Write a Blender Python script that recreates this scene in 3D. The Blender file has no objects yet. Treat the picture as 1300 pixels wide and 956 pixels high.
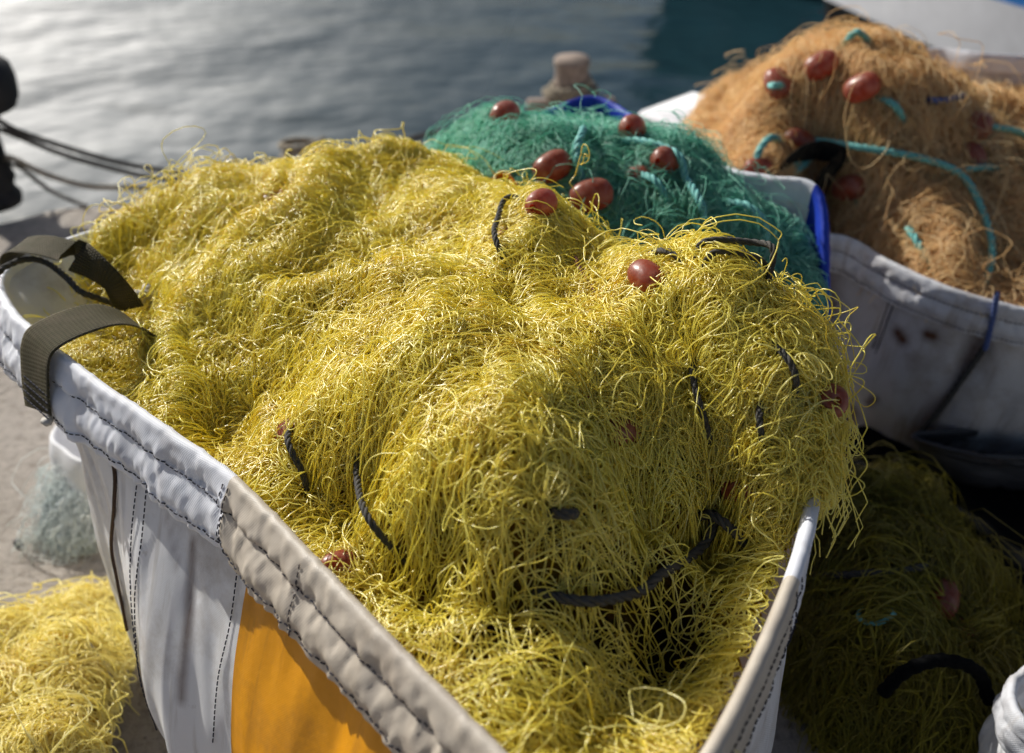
import bpy, math
import numpy as np
rng = np.random.default_rng(11)
S = bpy.context.scene
COL = S.collection
# ------------------------------------------------------------------ camera model (shared by layout helpers)
PITCH = math.radians(32.0); CAMZ = 1.55; FPX = 1264.0
CP, SP = math.cos(PITCH), math.sin(PITCH)
def ray(px, py):
    dx = (px-650.)/FPX; dy = (433.-py)/FPX
    return np.array([dx, CP+dy*SP, -SP+dy*CP])
def U(px, py, z):
    """point of the place at height z that the photo shows at px,py"""
    d = ray(px, py); t = (z-CAMZ)/d[2]
    return np.array([d[0]*t, d[1]*t, z])
def proj(P):
    P = np.asarray(P, float); z = P[..., 2]-CAMZ
    dep = P[..., 1]*CP - z*SP; up = P[..., 1]*SP + z*CP
    return 650+FPX*P[..., 0]/dep, 433-FPX*up/dep, dep
# ------------------------------------------------------------------ noise
class Noise:
    def __init__(s, seed):
        s.t = np.random.default_rng(seed).random((128, 128))*2-1
    def __call__(s, x, y):
        xi = np.floor(x).astype(int); yi = np.floor(y).astype(int)
        fx = x-xi; fy = y-yi
        fx = fx*fx*fx*(fx*(fx*6-15)+10); fy = fy*fy*fy*(fy*(fy*6-15)+10)
        a = s.t[xi % 128, yi % 128]; b = s.t[(xi+1) % 128, yi % 128]
        c = s.t[xi % 128, (yi+1) % 128]; d = s.t[(xi+1) % 128, (yi+1) % 128]
        return a*(1-fx)*(1-fy)+b*fx*(1-fy)+c*(1-fx)*fy+d*fx*fy
NZ = Noise(3)
def nz(x, y=0.0):
    x = np.asarray(x, float); return NZ(x+31.7, np.zeros_like(x)+y+17.3)
# ------------------------------------------------------------------ object helpers
def link(o, parent=None):
    COL.objects.link(o)
    if parent is not None:
        o.parent = parent
        o.matrix_parent_inverse = parent.matrix_world.inverted()
    return o
def tag(o, label=None, cat=None, group=None, kind=None):
    if label: o['label'] = label
    if cat: o['category'] = cat
    if group: o['group'] = group
    if kind: o['kind'] = kind
    return o
def thing(name, loc, label, cat, group=None):
    o = bpy.data.objects.new(name, None); o.location = loc
    o.empty_display_size = .05
    COL.objects.link(o); bpy.context.view_layer.update()
    return tag(o, label, cat, group)
def mesh(name, V, faces, mats, parent=None, smooth=True, midx=None, attrs=None, uv=None):
    """V (n,3); faces: list of (k,m) int arrays"""
    me = bpy.data.meshes.new(name)
    V = np.ascontiguousarray(V, dtype=np.float32)
    faces = [np.ascontiguousarray(f, dtype=np.int32) for f in faces if len(f)]
    me.vertices.add(len(V)); me.vertices.foreach_set('co', V.ravel())
    tot = np.concatenate([np.full(len(f), f.shape[1], np.int32) for f in faces])
    idx = np.concatenate([f.ravel() for f in faces])
    st = np.concatenate([[0], np.cumsum(tot)[:-1]]).astype(np.int32)
    me.loops.add(len(idx)); me.loops.foreach_set('vertex_index', idx)
    me.polygons.add(len(tot)); me.polygons.foreach_set('loop_start', st)
    try: me.polygons.foreach_set('loop_total', tot)
    except Exception: pass
    if midx is not None: me.polygons.foreach_set('material_index', np.asarray(midx, np.int32))
    me.polygons.foreach_set('use_smooth', np.full(len(tot), bool(smooth)))
    for k, a in (attrs or {}).items():
        at = me.attributes.new(k, 'FLOAT', 'POINT'); at.data.foreach_set('value', np.asarray(a, np.float32))
    if uv is not None:
        l = me.uv_layers.new(name='UVMap'); l.data.foreach_set('uv', np.asarray(uv, np.float32)[idx].ravel())
    me.update(calc_edges=True); me.validate()
    for m in (mats if isinstance(mats, (list, tuple)) else [mats]): me.materials.append(m)
    o = bpy.data.objects.new(name, me)
    if parent is not None: V0 = parent
    return link(o, parent)
def gridfaces(nu, nv, wrapu=False, off=0):
    u = np.arange(nu if wrapu else nu-1); v = np.arange(nv-1)
    a = (u[:, None]*nv+v[None]).ravel(); b = (((u+1) % nu)[:, None]*nv+v[None]).ravel()
    return np.stack([a, b, b+1, a+1], 1)+off
class MB:
    """collects tubes, lathes and sheets into one mesh"""
    def __init__(s): s.V = []; s.F = {}; s.n = 0; s.M = {}; s.var = []
    def add(s, V, F, mat=0, var=.5):
        V = np.asarray(V, float); F = np.asarray(F, int)
        s.F.setdefault(F.shape[1], []).append(F+s.n); s.M.setdefault(F.shape[1], []).append(np.full(len(F), mat))
        s.V.append(V); s.var.append(np.zeros(len(V))+var); s.n += len(V)
    def build(s, name, mats, parent=None, smooth=True):
        ks = list(s.F)
        return mesh(name, np.concatenate(s.V), [np.concatenate(s.F[k]) for k in ks], mats, parent, smooth,
                    np.concatenate([np.concatenate(s.M[k]) for k in ks]), {'var': np.concatenate(s.var)})
def tubes(P, r, sides=3, ref=None):
    """P (S,N,3) centre lines, r scalar or (S,) or (S,N) -> verts, quads"""
    P = np.asarray(P, float); Sn, N, _ = P.shape
    T = np.gradient(P, axis=1); T /= np.linalg.norm(T, axis=2, keepdims=True)+1e-9
    if ref is None:
        ref = rng.normal(size=(Sn, 1, 3)); ref /= np.linalg.norm(ref, axis=2, keepdims=True)
    A = np.cross(T, ref); A /= np.linalg.norm(A, axis=2, keepdims=True)+1e-6
    for k in range(1, N):                                   # carry the frame along the line
        a = A[:, k-1]-T[:, k]*np.sum(A[:, k-1]*T[:, k], 1, keepdims=True)
        A[:, k] = a/(np.linalg.norm(a, axis=1, keepdims=True)+1e-6)
    B = np.cross(T, A)
    r = np.asarray(r, float)
    if r.ndim == 0: r = np.full((Sn, N), r)
    elif r.ndim == 1: r = np.repeat(r[:, None], N, 1)
    an = np.arange(sides)*2*np.pi/sides
    V = P[:, :, None]+r[:, :, None, None]*(A[:, :, None]*np.cos(an)[None, None, :, None]+B[:, :, None]*np.sin(an)[None, None, :, None])
    base = (np.arange(Sn)*N*sides)[:, None, None]; k = np.arange(N-1)[None, :, None]*sides; j = np.arange(sides)[None, None]
    a = base+k+j; b = base+k+(j+1) % sides
    return V.reshape(-1, 3), np.stack([a, b, b+sides, a+sides], 3).reshape(-1, 4)
def curve(pts, step=.006, closed=False):
    """Catmull-Rom through pts, resampled evenly"""
    P = np.asarray(pts, float); n = len(P)
    if closed: Q = np.concatenate([P[-1:], P, P[:2]])
    else: Q = np.concatenate([2*P[:1]-P[1:2], P, 2*P[-1:]-P[-2:-1]])
    out = []; t = np.linspace(0, 1, 24, endpoint=False)[:, None]
    for i in range(1, len(Q)-2):
        p0, p1, p2, p3 = Q[i-1:i+3]
        out.append(.5*((2*p1)+(-p0+p2)*t+(2*p0-5*p1+4*p2-p3)*t*t+(-p0+3*p1-3*p2+p3)*t**3))
    out = np.concatenate(out+([] if closed else [P[-1:]]))
    if closed: out = np.concatenate([out, out[:1]])
    L = np.concatenate([[0], np.cumsum(np.linalg.norm(np.diff(out, axis=0), axis=1))])
    m = max(4, int(round(L[-1]/step)))
    s = np.linspace(0, L[-1], m+1)
    R = np.stack([np.interp(s, L, out[:, i]) for i in range(3)], 1)
    return R[:-1] if closed else R
def rope(mb, pts, R=.004, step=None, var=.5, mat=0):
    """laid rope of three strands"""
    C = curve(pts, step or R*.8); N = len(C)
    T = np.gradient(C, axis=0); T /= np.linalg.norm(T, axis=1, keepdims=True)+1e-9
    A = np.zeros_like(T); a = np.cross(T[0], [.3, .2, .9]); A[0] = a/np.linalg.norm(a)
    for k in range(1, N):
        a = A[k-1]-T[k]*A[k-1].dot(T[k]); A[k] = a/(np.linalg.norm(a)+1e-9)
    B = np.cross(T, A); s = np.arange(N)*(step or R*.8)
    Q = []
    for j in range(3):
        an = 2*np.pi*(s/(R*7)+j/3)
        Q.append(C+R*.5*(A*np.cos(an)[:, None]+B*np.sin(an)[:, None]))
    V, F = tubes(np.stack(Q), R*.56, 6); mb.add(V, F, mat, var)
def frame(axis):
    a = np.asarray(axis, float); a /= np.linalg.norm(a)
    x = np.cross(a, [.31, .17, .93]); x /= np.linalg.norm(x); return x, np.cross(a, x), a
def lathe(mb, prof, c, axis=(0, 0, 1), seg=24, mat=0, squash=1., var=.5, lump=0.):
    prof = np.asarray(prof, float); X, Y, A = frame(axis)
    an = np.arange(seg)*2*np.pi/seg
    rr = prof[None, :, 0]*(1+lump*nz(np.cos(an)*1.5+c[0]*9, np.sin(an)*1.5)[:, None])
    V = np.asarray(c)+rr[..., None]*(np.cos(an)[:, None, None]*X+squash*np.sin(an)[:, None, None]*Y)+prof[None, :, 1, None]*A
    mb.add(V.reshape(-1, 3), gridfaces(seg, len(prof), True), mat, var)
def box(mb, c, size, rz=0., mat=0, bev=.006, tilt=0.):
    """bevelled block"""
    x, y, z = np.asarray(size)/2.; b = min(bev, x*.9, y*.9, z*.9); V = []; lay = []
    for zz, ins in ((-z, b), (-z+b, 0), (z-b, 0), (z, b)):
        X, Y = x-ins, y-ins; c8 = []
        k = b if ins == 0 else b*.6
        for sx, sy, f in ((1, 1, 0), (-1, 1, 1), (-1, -1, 0), (1, -1, 1)):
            p = [(sx*X, sy*(Y-k)), (sx*(X-k), sy*Y)]
            c8 += p if f == 0 else p[::-1]
        V += [(px, py, zz) for px, py in c8]
    V = np.array(V); cz, sz = math.cos(rz), math.sin(rz)
    V = np.stack([V[:, 0], V[:, 1]*math.cos(tilt)-V[:, 2]*math.sin(tilt), V[:, 1]*math.sin(tilt)+V[:, 2]*math.cos(tilt)], 1)
    V = np.stack([V[:, 0]*cz-V[:, 1]*sz, V[:, 0]*sz+V[:, 1]*cz, V[:, 2]], 1)+np.asarray(c)
    F = [[l*8+j, l*8+(j+1) % 8, (l+1)*8+(j+1) % 8, (l+1)*8+j] for l in range(3) for j in range(8)]
    mb.add(V, F, mat); n0 = mb.n-32
    mb.F.setdefault(8, []).append(np.array([[n0+7-j for j in range(8)], [n0+24+j for j in range(8)]])); mb.M.setdefault(8, []).append(np.array([mat, mat]))
# ------------------------------------------------------------------ materials
def new_mat(name):
    m = bpy.data.materials.new(name); m.use_nodes = True
    nt = m.node_tree; return m, nt, nt.nodes['Principled BSDF'], nt.nodes['Material Output']
def N(nt, t, **kw):
    n = nt.nodes.new(t)
    for k, v in kw.items():
        if k.startswith('_'): setattr(n, k[1:], v)
        else: n.inputs[k.replace('__', ' ')].default_value = v
    return n
def ramp(nt, src, stops):
    r = nt.nodes.new('ShaderNodeValToRGB'); e = r.color_ramp.elements
    while len(e) < len(stops): e.new(.5)
    for i, (p, c) in enumerate(stops):
        e[i].position = p; e[i].color = (*c, 1) if len(c) == 3 else c
    nt.links.new(src, r.inputs[0]); return r
def mix(nt, fac, a, b, mode='MIX'):
    m = nt.nodes.new('ShaderNodeMix'); m.data_type = 'RGBA'; m.blend_type = mode
    for sock, v in ((m.inputs[0], fac), (m.inputs[6], a), (m.inputs[7], b)):
        if hasattr(v, 'is_output'): nt.links.new(v, sock)
        else: sock.default_value = v if not isinstance(v, tuple) else ((*v, 1) if len(v) == 3 else v)
    return m.outputs[2]
def math_(nt, op, a, b=0.):
    m = nt.nodes.new('ShaderNodeMath'); m.operation = op
    for sock, v in ((m.inputs[0], a), (m.inputs[1], b)):
        if hasattr(v, 'is_output'): nt.links.new(v, sock)
        else: sock.default_value = v
    return m.outputs[0]
def noise(nt, scale, detail=4., rough=.55, coord='Object', vec=None):
    n = N(nt, 'ShaderNodeTexNoise', Scale=scale, Detail=detail, Roughness=rough)
    if vec is None:
        vec = nt.nodes.new('ShaderNodeTexCoord').outputs[coord]
    nt.links.new(vec, n.inputs['Vector']); return n.outputs['Fac']
def bump(nt, h, strength, dist, bsdf, prev=None):
    b = N(nt, 'ShaderNodeBump', Strength=strength, Distance=dist); nt.links.new(h, b.inputs['Height'])
    if prev is not None: nt.links.new(prev, b.inputs['Normal'])
    if bsdf is not None: nt.links.new(b.outputs[0], bsdf.inputs['Normal'])
    return b.outputs[0]
def attr(nt, name):
    a = nt.nodes.new('ShaderNodeAttribute'); a.attribute_name = name; return a.outputs['Fac']
def translucent(nt, bsdf, out, col, fac):
    t = nt.nodes.new('ShaderNodeBsdfTranslucent')
    if hasattr(col, 'is_output'): nt.links.new(col, t.inputs[0])
    else: t.inputs[0].default_value = (*col, 1)
    m = nt.nodes.new('ShaderNodeMixShader'); m.inputs[0].default_value = fac
    nt.links.new(bsdf.outputs[0], m.inputs[1]); nt.links.new(t.outputs[0], m.inputs[2]); nt.links.new(m.outputs[0], out.inputs[0])
def twine_mat(name, stops, rough=.30, trans=.48, tcol=None, spec=.7, coat=0.):
    m, nt, b, out = new_mat(name)
    c = ramp(nt, attr(nt, 'var'), stops)
    big = noise(nt, 7., 2.)
    dk = ramp(nt, big, [(.36, (.95, .92, .88)), (.58, (1, 1, 1))])
    cc = mix(nt, 1., c.outputs[0], dk.outputs[0], 'MULTIPLY')
    nt.links.new(cc, b.inputs['Base Color']); b.inputs['Roughness'].default_value = rough
    b.inputs['Specular IOR Level'].default_value = spec; b.inputs['Coat Weight'].default_value = coat; b.inputs['Coat Roughness'].default_value = .22
    translucent(nt, b, out, tcol or cc, trans); return m
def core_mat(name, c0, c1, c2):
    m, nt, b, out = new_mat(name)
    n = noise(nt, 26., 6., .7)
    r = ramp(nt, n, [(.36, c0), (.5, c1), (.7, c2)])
    nt.links.new(mix(nt, attr(nt, 'var'), (0., 0., 0., 1.), r.outputs[0]), b.inputs['Base Color']); b.inputs['Roughness'].default_value = .9  # low var takes the colour to black, painting shade into hollows
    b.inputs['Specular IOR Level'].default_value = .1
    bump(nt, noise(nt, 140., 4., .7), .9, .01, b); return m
def simple(name, col, rough=.5, nscale=30., vary=.25, bumps=.2, spec=.4, metal=0., dist=.002):
    m, nt, b, out = new_mat(name)
    n = noise(nt, nscale, 6., .65)
    r = ramp(nt, n, [(.25, tuple(c*(1-vary) for c in col)), (.75, tuple(min(1, c*(1+vary)) for c in col))])
    nt.links.new(r.outputs[0], b.inputs['Base Color']); b.inputs['Roughness'].default_value = rough
    b.inputs['Specular IOR Level'].default_value = spec; b.inputs['Metallic'].default_value = metal
    bump(nt, noise(nt, nscale*4, 5.), bumps, dist, b); return m
def tarp_mat(name, col, dirt=(.30, .23, .15), dirt_amt=.5, weave=.25, rough=.5, trans=.12, rust=(.10, .035, .012)):
    m, nt, b, out = new_mat(name)
    uv = nt.nodes.new('ShaderNodeUVMap').outputs[0]
    sx = nt.nodes.new('ShaderNodeSeparateXYZ'); nt.links.new(uv, sx.inputs[0])
    wx = math_(nt, 'SINE', math_(nt, 'MULTIPLY', sx.outputs[0], 2*math.pi/.0034)); wy = math_(nt, 'SINE', math_(nt, 'MULTIPLY', sx.outputs[1], 2*math.pi/.0034))
    wv = math_(nt, 'MULTIPLY', wx, wy)
    n1 = noise(nt, 9., 8., .68); n2 = noise(nt, 45., 6., .6)
    mp = nt.nodes.new('ShaderNodeMapping'); mp.inputs['Scale'].default_value = (26., 3.2, 1); nt.links.new(uv, mp.inputs[0])
    n3 = noise(nt, 1., 5., .6, vec=mp.outputs[0])
    d1 = ramp(nt, n1, [(.5, (0, 0, 0)), (.78, (1, 1, 1))]); d3 = ramp(nt, n3, [(.54, (0, 0, 0)), (.76, (1, 1, 1))]); d2 = ramp(nt, n2, [(.66, (0, 0, 0)), (.76, (1, 1, 1))])
    mask = math_(nt, 'MULTIPLY', math_(nt, 'MAXIMUM', math_(nt, 'MAXIMUM', d1.outputs[0], d3.outputs[0]), math_(nt, 'MULTIPLY', d2.outputs[0], .6)), dirt_amt)
    c = mix(nt, mask, col, dirt)
    st = math_(nt, 'MULTIPLY', attr(nt, 'stain'), math_(nt, 'ADD', n1, .45))
    c = mix(nt, math_(nt, 'MINIMUM', st, 1.), c, rust)
    nt.links.new(c, b.inputs['Base Color']); b.inputs['Roughness'].default_value = rough; b.inputs['Specular IOR Level'].default_value = .45
    p = bump(nt, wv, weave, .0008, None); bump(nt, noise(nt, 60., 5.), .22, .004, b, p)
    translucent(nt, b, out, c, trans); return m
def web_mat(name, col):
    m, nt, b, out = new_mat(name)
    uv = nt.nodes.new('ShaderNodeUVMap').outputs[0]
    sx = nt.nodes.new('ShaderNodeSeparateXYZ'); nt.links.new(uv, sx.inputs[0])
    u = math_(nt, 'MULTIPLY', sx.outputs[0], 2*math.pi/.005); v = math_(nt, 'MULTIPLY', sx.outputs[1], 2*math.pi/.006)
    w = math_(nt, 'ADD', math_(nt, 'SINE', math_(nt, 'ADD', u, math_(nt, 'MULTIPLY', math_(nt, 'SINE', v), .9))), math_(nt, 'MULTIPLY', math_(nt, 'SINE', v), .5))
    r = ramp(nt, math_(nt, 'ADD', math_(nt, 'MULTIPLY', w, .28), .5), [(0., tuple(c*.35 for c in col)), (1., col)])
    c = mix(nt, ramp(nt, noise(nt, 25., 6.), [(.45, (0, 0, 0)), (.8, (.6, .6, .6))]).outputs[0], r.outputs[0], (.16, .13, .09))
    nt.links.new(c, b.inputs['Base Color']); b.inputs['Roughness'].default_value = .85; b.inputs['Specular IOR Level'].default_value = .2
    bump(nt, w, .9, .0016, b); return m
M = {}
M['yellow'] = twine_mat('yellow_twine', [(0., (.96, .77, .06)), (.3, (.99, .89, .13)), (.7, (.993, .92, .20)), (1., (.993, .945, .38))], .34, .30, spec=1., coat=.6)
M['pale_yellow'] = twine_mat('pale_yellow_twine', [(0., (.96, .86, .28)), (1., (.99, .95, .55))])
M['green'] = twine_mat('green_twine', [(0., (.14, .55, .42)), (.5, (.34, .76, .62)), (.85, (.48, .84, .74)), (1., (.78, .95, .90))], .42, .45)
M['orange'] = twine_mat('orange_twine', [(0., (.80, .50, .20)), (.4, (.95, .745, .41)), (.8, (.97, .82, .52)), (1., (.98, .89, .70))], .5, .45)
M['white_twine'] = twine_mat('white_twine', [(0., (.75, .84, .84)), (1., (.93, .96, .96))], .3, .3)
M['shade_yellow'] = twine_mat('shade_darkened_yellow_twine', [(0., (.13, .10, .002)), (.5, (.26, .21, .004)), (1., (.42, .35, .01))], .5, .1)  # yellow twine again, its colour darkened for the deep shade
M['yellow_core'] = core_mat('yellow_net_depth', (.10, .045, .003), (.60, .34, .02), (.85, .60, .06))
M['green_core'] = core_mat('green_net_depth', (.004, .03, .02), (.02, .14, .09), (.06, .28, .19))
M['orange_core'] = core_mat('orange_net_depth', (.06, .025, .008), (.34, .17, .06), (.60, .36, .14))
M['shade_core'] = core_mat('shade_net_depth', (.004, .003, .001), (.03, .02, .002), (.10, .065, .004))  # dense net under that twine, darkened for the shade as well
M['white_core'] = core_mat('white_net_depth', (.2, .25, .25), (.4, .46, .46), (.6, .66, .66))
M['tarp'] = tarp_mat('white_tarpaulin', (.88, .88, .90), dirt_amt=.6)
M['hem'] = tarp_mat('white_hem_tape', (.86, .88, .95), dirt_amt=.3, weave=.4, rough=.42)
M['tan_hem'] = tarp_mat('tan_hem_tape', (.60, .535, .45), dirt_amt=.35, rough=.45)
M['yellow_panel'] = tarp_mat('orange_yellow_tarpaulin', (.86, .36, .005), dirt=(.40, .17, .03), dirt_amt=.6, weave=.08, rough=.4, trans=.2)
M['old_tarp'] = tarp_mat('stained_tarpaulin', (.60, .59, .60), dirt=(.24, .17, .10), dirt_amt=.75)
M['old_hem'] = tarp_mat('stained_hem_tape', (.72, .73, .77), dirt=(.26, .17, .09), dirt_amt=.75, weave=.4)
M['blue_tarp'] = tarp_mat('blue_tarpaulin', (.012, .05, .50), dirt=(.03, .05, .2), dirt_amt=.3, weave=.1)
M['grey_tarp'] = tarp_mat('grey_tarpaulin', (.06, .06, .065), dirt=(.05, .05, .05), dirt_amt=.6)
M['thread'] = simple('dark_thread', (.012, .013, .03), .8, 60.)
M['brown_thread'] = simple('brown_piping', (.075, .04, .022), .7, 60.)
M['olive'] = web_mat('olive_webbing', (.105, .092, .05))
M['black_web'] = web_mat('black_webbing', (.02, .02, .02))
M['rope_dark'] = simple('dark_rope', (.060, .056, .050), .8, 120., .4, .4)
M['rope_tan'] = simple('grey_tan_rope', (.26, .22, .16), .85, 120., .35, .4)
M['rope_teal'] = simple('teal_rope', (.16, .46, .43), .6, 90., .3, .3)
M['rope_white'] = simple('pale_rope', (.55, .52, .47), .85, 120., .3, .4)
M['rope_blue'] = simple('blue_cord', (.08, .12, .30), .7, 90., .3, .3)
M['twig'] = simple('red_brown_bark', (.16, .055, .03), .8, 80., .5, .6)
M['iron'] = simple('black_iron', (.010, .010, .011), .6, 25., .5, .6, dist=.006)
M['wood'] = simple('weathered_wood', (.27, .21, .17), .85, 40., .35, .6, dist=.004)
M['foam'] = simple('white_polystyrene', (.80, .80, .82), .7, 120., .05, .4)
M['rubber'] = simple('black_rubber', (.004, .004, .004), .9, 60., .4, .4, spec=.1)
M['hull_white'] = simple('white_hull_paint', (.62, .62, .66), .35, 5., .12, .15)
M['hull_blue'] = simple('blue_hull_paint', (.02, .17, .52), .35, 5., .2, .15)
M['hull_black'] = simple('antifouling', (.004, .005, .006), .9, 8., .4, .3, spec=.1)
M['hull_green'] = simple('dark_green_hull_paint', (.012, .075, .05), .4, 5., .3, .2)
M['deck'] = simple('deck_boards', (.30, .22, .14), .7, 20., .3, .3)
M['red'] = simple('red_buoy_plastic', (.65, .05, .02), .4, 20., .2, .1)
M['ribbon'] = simple('orange_ribbon', (.75, .20, .02), .5, 60., .2, .2)
M['teal_paint'] = simple('teal_paint', (.02, .16, .18), .5, 10., .3, .2)
def float_mat():
    m, nt, b, out = new_mat('red_brown_float')
    n = noise(nt, 22., 6., .65)
    r = ramp(nt, n, [(.3, (.16, .03, .015)), (.5, (.28, .06, .026)), (.75, (.40, .16, .095))])
    g = nt.nodes.new('ShaderNodeNewGeometry'); sx = nt.nodes.new('ShaderNodeSeparateXYZ'); nt.links.new(g.outputs['Normal'], sx.inputs[0])
    pale = ramp(nt, noise(nt, 70., 6., .75), [(.42, (0, 0, 0)), (.7, (.8, .8, .8))])
    c = mix(nt, pale.outputs[0], r.outputs[0], (.40, .22, .17))
    nt.links.new(c, b.inputs['Base Color']); b.inputs['Roughness'].default_value = .33; b.inputs['Specular IOR Level'].default_value = .5
    bump(nt, noise(nt, 90., 5.), .25, .002, b)
    translucent(nt, b, out, (.95, .18, .045), .30); return m
M['float'] = float_mat()
def concrete_mat():
    m, nt, b, out = new_mat('quay_concrete')
    n1 = noise(nt, 1.6, 8., .6); n2 = noise(nt, 38., 8., .72); n3 = noise(nt, 220., 4., .7)
    r1 = ramp(nt, n1, [(.3, (.40, .355, .31)), (.7, (.54, .49, .44))])
    r2 = ramp(nt, n2, [(.33, (.60, .57, .54)), (.5, (.95, .94, .93)), (.7, (1.12, 1.1, 1.08))])
    c = mix(nt, 1., r1.outputs[0], r2.outputs[0], 'MULTIPLY')
    v = N(nt, 'ShaderNodeTexVoronoi', Scale=17.); nt.links.new(nt.nodes.new('ShaderNodeTexCoord').outputs['Object'], v.inputs['Vector'])
    spot = ramp(nt, v.outputs['Distance'], [(.035, (1, 1, 1)), (.075, (0, 0, 0))])
    c = mix(nt, math_(nt, 'MULTIPLY', spot.outputs[0], .55), c, (.07, .06, .055))
    nt.links.new(c, b.inputs['Base Color']); b.inputs['Roughness'].default_value = .9; b.inputs['Specular IOR Level'].default_value = .25
    p = bump(nt, n2, .95, .016, None); p = bump(nt, n3, .6, .003, None, p); bump(nt, n1, .5, .08, b, p); return m
M['concrete'] = concrete_mat()
def water_mat():
    m, nt, b, out = new_mat('harbour_water')
    b.inputs['Base Color'].default_value = (.010, .032, .044, 1); b.inputs['Roughness'].default_value = .42; b.inputs['IOR'].default_value = 1.48
    tc = nt.nodes.new('ShaderNodeTexCoord').outputs['Object']
    mp = nt.nodes.new('ShaderNodeMapping'); mp.inputs['Rotation'].default_value = (0, 0, .45); mp.inputs['Scale'].default_value = (.8, 1.1, 1); nt.links.new(tc, mp.inputs[0])
    sp = nt.nodes.new('ShaderNodeSeparateXYZ'); nt.links.new(tc, sp.inputs[0])
    mr = N(nt, 'ShaderNodeMapRange', From__Min=-.8, From__Max=1.4, To__Min=.34, To__Max=.13); nt.links.new(math_(nt, 'SUBTRACT', sp.outputs[0], math_(nt, 'MULTIPLY', math_(nt, 'SUBTRACT', sp.outputs[1], 8.), .1)), mr.inputs['Value']); nt.links.new(mr.outputs[0], b.inputs['Roughness'])
    h1 = noise(nt, 1.1, 3., .5, vec=mp.outputs[0]); h2 = noise(nt, 4.5, 3., .5, vec=mp.outputs[0]); h3 = noise(nt, .22, 2., .5, vec=tc)
    p = bump(nt, h3, .45, .5, None); p = bump(nt, h1, .42, .26, None, p); bump(nt, h2, .26, .04, b, p); return m
M['water'] = water_mat()
# ------------------------------------------------------------------ quay and water
E0 = np.array([-1.92, 3.40]); ED = np.array([1., .55]); ED /= np.linalg.norm(ED); EN = np.array([-ED[1], ED[0]])
def edge_wob(a): return .05*nz(a*1.3, 2.)+.02*nz(a*5., 7.)
EC = curve([(-5, 1.68, 0), (-4, 2.23, 0), (-3, 2.78, 0), (-1.78, 3.45, 0), (-.9, 3.93, 0), (0, 4.36, 0), (.4, 4.46, 0), (.9, 4.27, 0), (1.6, 4.18, 0), (2.4, 4.10, 0), (3.4, 3.95, 0), (4.4, 3.75, 0), (5.4, 3.5, 0)], .05)
EC = np.concatenate([[(-60, -28.5, 0), (-20, -6.5, 0)], EC, [(20, -.15, 0), (60, -10., 0)]]); aa = np.concatenate([[0], np.cumsum(np.linalg.norm(np.diff(EC, axis=0), axis=1))]); aa = aa-aa[np.argmin(np.abs(EC[:, 0]+1.92))]
prof = [(-99, 0), (-98, 0), (-97, 0), (-.36, 0), (-.16, -.004), (-.08, -.016), (-.03, -.045), (0, -.10), (.01, -.2), (.015, -.7), (.02, -2.5)]
V = []
for a, e_ in zip(aa, EC):
    w = edge_wob(np.array(a)); r = .03*nz(np.array(a*2.2), 4.)
    for o, z in prof:
        q = e_[:2]+EN*(max(o, -.36)+w); q = q if o > -90 else np.array([q[0], q[1]+(-70-q[1])*{-99: 1, -98: .15, -97: .03}[o]]); V.append((q[0], q[1], z+(r if -.3 < o < .005 and abs(a) < 8 else 0)))
tag(mesh('quay', V, [gridfaces(len(aa), len(prof))[:, ::-1]], M['concrete']), kind='structure')
tag(mesh('water', [(-300, -100, -.72), (300, -100, -.72), (300, 500, -.72), (-300, 500, -.72)], [np.array([[0, 1, 2, 3]])], M['water']), kind='structure')
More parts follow.
